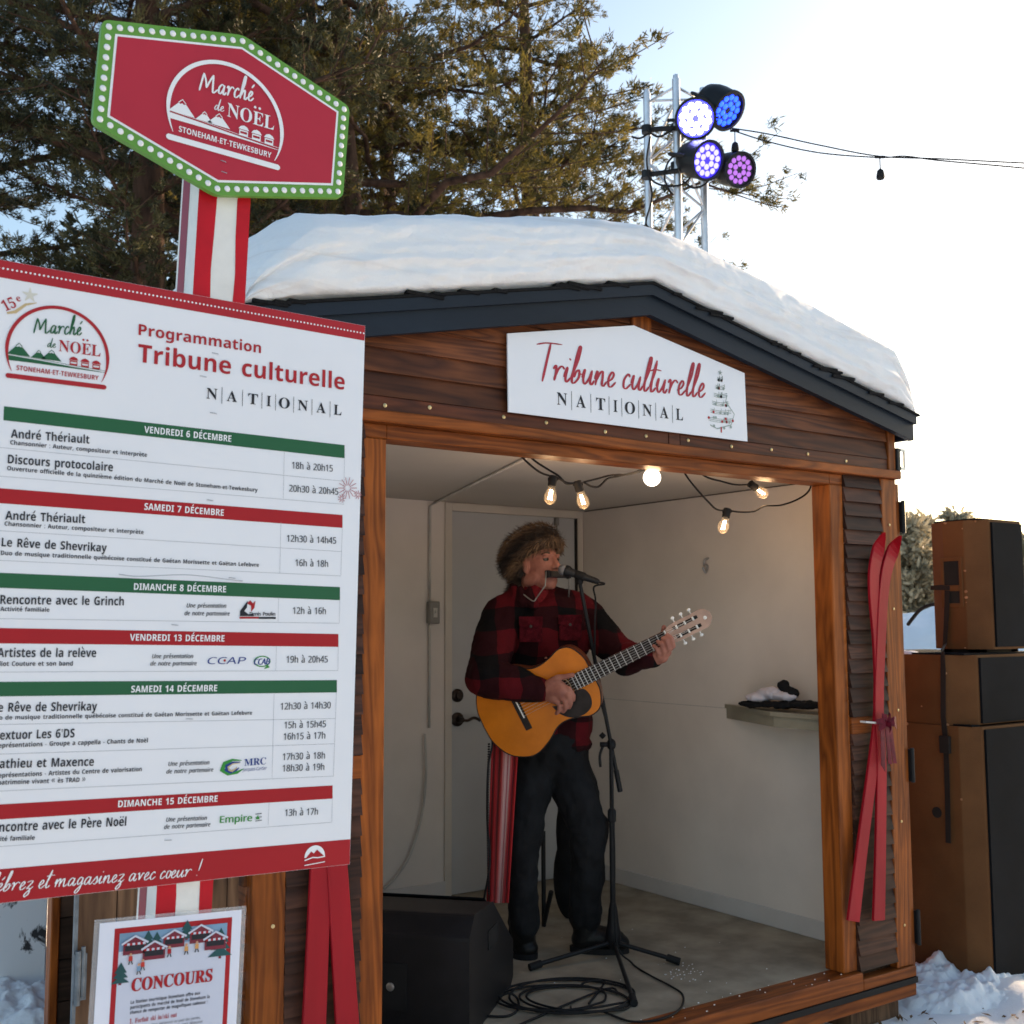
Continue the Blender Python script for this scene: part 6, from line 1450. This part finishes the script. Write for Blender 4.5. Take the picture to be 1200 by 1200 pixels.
o = mb.build('ratchet_strap', M['strap'], None, (xL-.04, hy, bh-.4), bevel=.001); tag(o, 'black ratchet strap hanging from the handle down the stack', 'strap')
mb = MB(); band(mb, [(xL-.009, hy+.01, hz-.028), (xL-.007, hy+.12, hz-.025), (xL-.006, yB-.1, hz-.022)], .022)
o = mb.build('tie_strap', M['strap'], None, (xL, hy+.1, hz)); tag(o, 'narrow strap pulled level from the handle of the top loudspeaker', 'strap')
mb = MB(); pp_ = onX(1098, 952, XB[0]); mb.lathe((XB[0]-.0005, pp_.y, pp_.z), (-1, 0, 0), [(.026, -.004), (.026, .001)], 18); o = mb.build('cable_port', M['gapdark'], None, (XB[0], pp_.y, pp_.z))
bass = [q for q in COL.objects if q.name == 'bass_loudspeaker'][0]; o.parent = bass; o.location = o.location-ORG[bass]; 
mb = MB(); mb.tube(cr([PP(1064, 732, 7.0), PP(1070, 724, 6.95), PP(1078, 715, 6.9), PP(1090, 709, 6.85), PP(1105, 708, 6.8)]), .011, 8)
o = mb.build('power_cable', M['rubber'], None, PP(1080, 715, 6.9), smooth=True); tag(o, 'black cable arching from the chalet wall to the back of the loudspeakers', 'cable')

# ------------------------------------------------------------------ lighting truss with four lamps
TD = 7.5
T3 = [PP(758, 110, TD+.12), PP(792, 93, TD-.12), PP(823, 108, TD+.1)]
TT = thing('lighting_truss', ((T3[0].x+T3[2].x)/2, (T3[0].y+T3[2].y)/2, GZ), 'upright triangular aluminium truss behind the chalet carrying the stage lamps', 'truss')
for p in T3:
    mb = MB(); mb.tube([(p.x, p.y, GZ), (p.x, p.y, p.z)], .026, 14); mb.lathe((p.x, p.y, p.z), (0, 0, 1), [(.026, 0), (.02, .003), (.018, .03), (.01, .035)], 12); smooth_angle(mb.build('chord', M['alu'], TT))
mb = MB()
for i, j in ((0, 1), (1, 2), (0, 2)):
    a, b_ = T3[i], T3[j]; z = GZ+.1; k = 0; st = .34
    while z+st < min(a.z, b_.z)-.03:
        s, e = (a, b_) if k % 2 == 0 else (b_, a); mb.tube([(s.x, s.y, z), (e.x, e.y, z+st)], .009, 8, caps=False); z += st; k += 1
    mb.tube([(a.x, a.y, min(a.z, b_.z)-.05), (b_.x, b_.y, min(a.z, b_.z)-.05)], .009, 8)
mb.build('brace', M['alu'], TT, smooth=True)
M['lensblue'] = emit('led_blue', (.008, .04, 1), 3.5); M['lensw'] = emit('led_blue_white', (.36, .36, 1), 24); M['lensv'] = emit('led_lavender', (.2, .18, 1), 2.2); M['lensp'] = emit('led_pink_violet', (.32, .11, .5), .8)
M['ledface'] = mat('lamp_face_plate', (.03, .03, .05), .3); M['ledblue'] = emit('lamp_face_blue_glow', (.03, .03, 1), 4.5); M['ledvio'] = emit('lamp_face_violet_glow', (.04, .02, .7), .9)  # glowing face plates stand in for the halo round the lenses
def par(label, u, v, dist, axis, r_, em, face, ln=.2):
    c = PP(u, v, dist); a = V(axis).normalized(); T_ = thing('stage_lamp', c, label, 'stage lamp', 'stage lamps on the truss')
    mb = MB(); mb.lathe(c, a, [(r_*.55, -ln-.03), (r_*.82, -ln), (r_*.96, -ln*.7), (r_, -ln*.5), (r_, .0), (r_*1.06, .0), (r_*1.06, .022), (r_*.92, .024), (r_*.9, .002), (.001, .001)], 28); smooth_angle(mb.build('housing', M['blackmetal'], T_), 35)
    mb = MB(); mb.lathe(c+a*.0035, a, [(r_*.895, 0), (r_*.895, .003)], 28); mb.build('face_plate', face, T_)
    mb = MB(); s, t, _ = frame(a); R_ = r_*.9
    for n_, rr in ((6, .36), (12, .74)):
        for i in range(n_): an = 2*math.pi*i/n_+rr; mb.ell(c+a*.008+(s*math.cos(an)+t*math.sin(an))*R_*rr, (R_*.172, R_*.172, R_*.07), (s, t, a), 12, 8)
    mb.build('led_lens', em, T_, smooth=True)
    mb = MB(); up = V((0, 0, 1)); side = a.cross(up).normalized(); bk = c-a*ln*.45
    mb.tube(cr([bk+side*(r_*1.12), bk+side*(r_*1.15)-rt*.02-a*.1, bk-a*(ln*.9), bk-side*(r_*1.15)-a*.1, bk-side*(r_*1.12)]), .012, 8); mb.tube([bk+side*(r_*1.2), bk-side*(r_*1.2)], .01, 8); mb.build('yoke', M['blackmetal'], T_, smooth=True)
    return c
toc = (CC-PP(815, 150, TD)).normalized()
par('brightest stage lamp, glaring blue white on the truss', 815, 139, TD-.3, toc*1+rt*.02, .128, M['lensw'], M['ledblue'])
par('blue stage lamp tilted away beside the brightest lamp', 852, 129, TD-.22, toc*.62+rt*.62+V((0, 0, -.38)), .128, M['lensblue'], M['ledface'])
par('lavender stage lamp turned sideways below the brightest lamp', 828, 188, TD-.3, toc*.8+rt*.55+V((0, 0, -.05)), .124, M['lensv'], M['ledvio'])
par('dim pink violet stage lamp below the blue lamp', 866, 199, TD-.2, toc*.85+rt*.45, .112, M['lensp'], M['ledface'])
mb = MB()
for (a, b_) in (((792, 150), (815, 142)), ((792, 195), (825, 190)), ((823, 132), (848, 130)), ((823, 200), (858, 199)), ((758, 152), (795, 150)), ((758, 205), (795, 200))):
    mb.tube([PP(*a, TD-.1), PP(*b_, TD-.15)], .018, 8); mb.lathe(PP(*a, TD-.1), (0, 0, 1), [(.036, -.025), (.036, .025)], 12)
mb.build('clamp', M['blackmetal'], TT)
mb = MB()
for q in (((758, 152), (770, 160), (782, 156), (792, 148), (800, 140)), ((758, 205), (768, 214), (782, 218), (800, 216), (812, 205)), ((792, 180), (782, 192), (779, 210), (786, 226)), ((800, 212), (812, 220), (826, 216), (836, 204)), ((762, 160), (758, 190), (764, 230), (757, 262), (770, 270)), ((740, 160), (750, 162), (762, 155))): mb.tube(cr([PP(u, v, TD-.16) for u, v in q]), .007, 6)
mb.build('lamp_cable', M['rubber'], TT, smooth=True)
# festoon cables leaving to the right
FS = thing('festoon_cable', PP(1030, 185, 7.0), 'thin overhead cable with hanging lamp sockets crossing the sky from the truss', 'cable')
mb = MB(); pa = [(856, 150, 7.3), (900, 157, 7.25), (960, 170, 7.1), (1030, 183, 7.0), (1100, 186, 6.85), (1200, 191, 6.6), (1320, 196, 6.3)]; pb__ = [(856, 152, 7.3), (900, 166, 7.25), (960, 179, 7.1), (1030, 184.5, 7.0), (1060, 183, 6.9), (1100, 188, 6.85), (1200, 197, 6.6), (1320, 210, 6.3)]
mb.tube(cr([PP(*p) for p in pa], 6), .0045, 6); mb.tube(cr([PP(*p) for p in pb__], 6), .0045, 6); mb.build('cable', M['rubber'], FS, smooth=True)
for u, v, d in ((1031, 184, 7.0), (861, 153, 7.3)):
    p = PP(u, v, d); mb = MB(); mb.tube([p-rt*.03, p+rt*.03], .010, 8); mb.tube([p, p-V((0, 0, .1))], .0035, 6); q = p-V((0, 0, .09))
    mb.lathe(q, (0, 0, -1), [(.010, -.01), (.02, .0), (.024, .02), (.027, .045), (.022, .055)], 12); smooth_angle(mb.build('socket', M['rubber'], FS))

# ------------------------------------------------------------------ left of the chalet
z1 = 1.6
M['oldsteel'] = mat('dull_zinc_steel', (.16, .18, .2), .5, .6, var=.3, vs=20)
SH = thing('plank_shutter', (-2.87, .06, GZ), 'weathered brown plank shutter panel with a steel edge bar behind the contest poster', 'shutter')
mb = MB(); x = -3.085
while x < -2.64: w2 = .105; mb.box(x, min(x+w2-.003, -2.632), .04, .065, -.16, z1, tone=tone()*.6+.2); x += w2
mb.build('planks', M['plank'], SH)
mb = MB(); mb.box(-3.0945, -3.0858, .03, .048, -.2, z1+.02); sbar = mb.build('steel_bar', M['oldsteel'], SH)
hz_ = onY(98, 1145, .02).z
mb = MB(); mb.box(-3.0944, -3.062, .022, .0295, hz_-.06, hz_+.06); mb.tube([(-3.086, .018, hz_-.07), (-3.086, .018, hz_+.07)], .008, 10); mb.tube([(-3.073, .018, hz_-.05), (-3.073, .018, hz_+.08)], .006, 8); mb.build('hinge', M['oldsteel'], sbar)
WB = thing('plank_screen', (-3.25, .42, GZ), 'dark weathered plank screen between the white panel and the plank shutter', 'screen')
xa = onY(62, 1060, .4).x; xb = onY(98, 1060, .4).x
mb = MB(); z = GZ
while z < z1-.2: mb.box(xa+.02, xb+.12, .4, .43, z, z+.117, tone=tone()); z += .12
mb.build('planks', M['darkplank'], WB, bevel=.002)
mb = MB(); mb.box(xa-.005, xa+.0195, .39, .44, GZ, z1-.2, tone=.5); mb.build('edge_board', M['trim'], WB, bevel=.003)
pw0, pw1 = onY(-60, 1050, 1.9), onY(56, 1050, 1.9)
PWm, n_, b_ = nodes('scuffed_white_panel'); f = noise(n_, coords(n_), 6.5, 5, .6, .8); c = ramp(n_, f, [(.585, (.8, .8, .8)), (.63, (.03, .03, .032))]); n_.links.new(c, b_.inputs['Base Color']); b_.inputs['Roughness'].default_value = .6
mb = MB(); mb.box(pw0.x, pw1.x, 1.9, 1.93, GZ, 1.25); o = mb.build('white_panel', PWm, None, ((pw0.x+pw1.x)/2, 1.9, GZ), bevel=.003); tag(o, 'scuffed white painted panel with black marks behind the snow heap', 'panel')
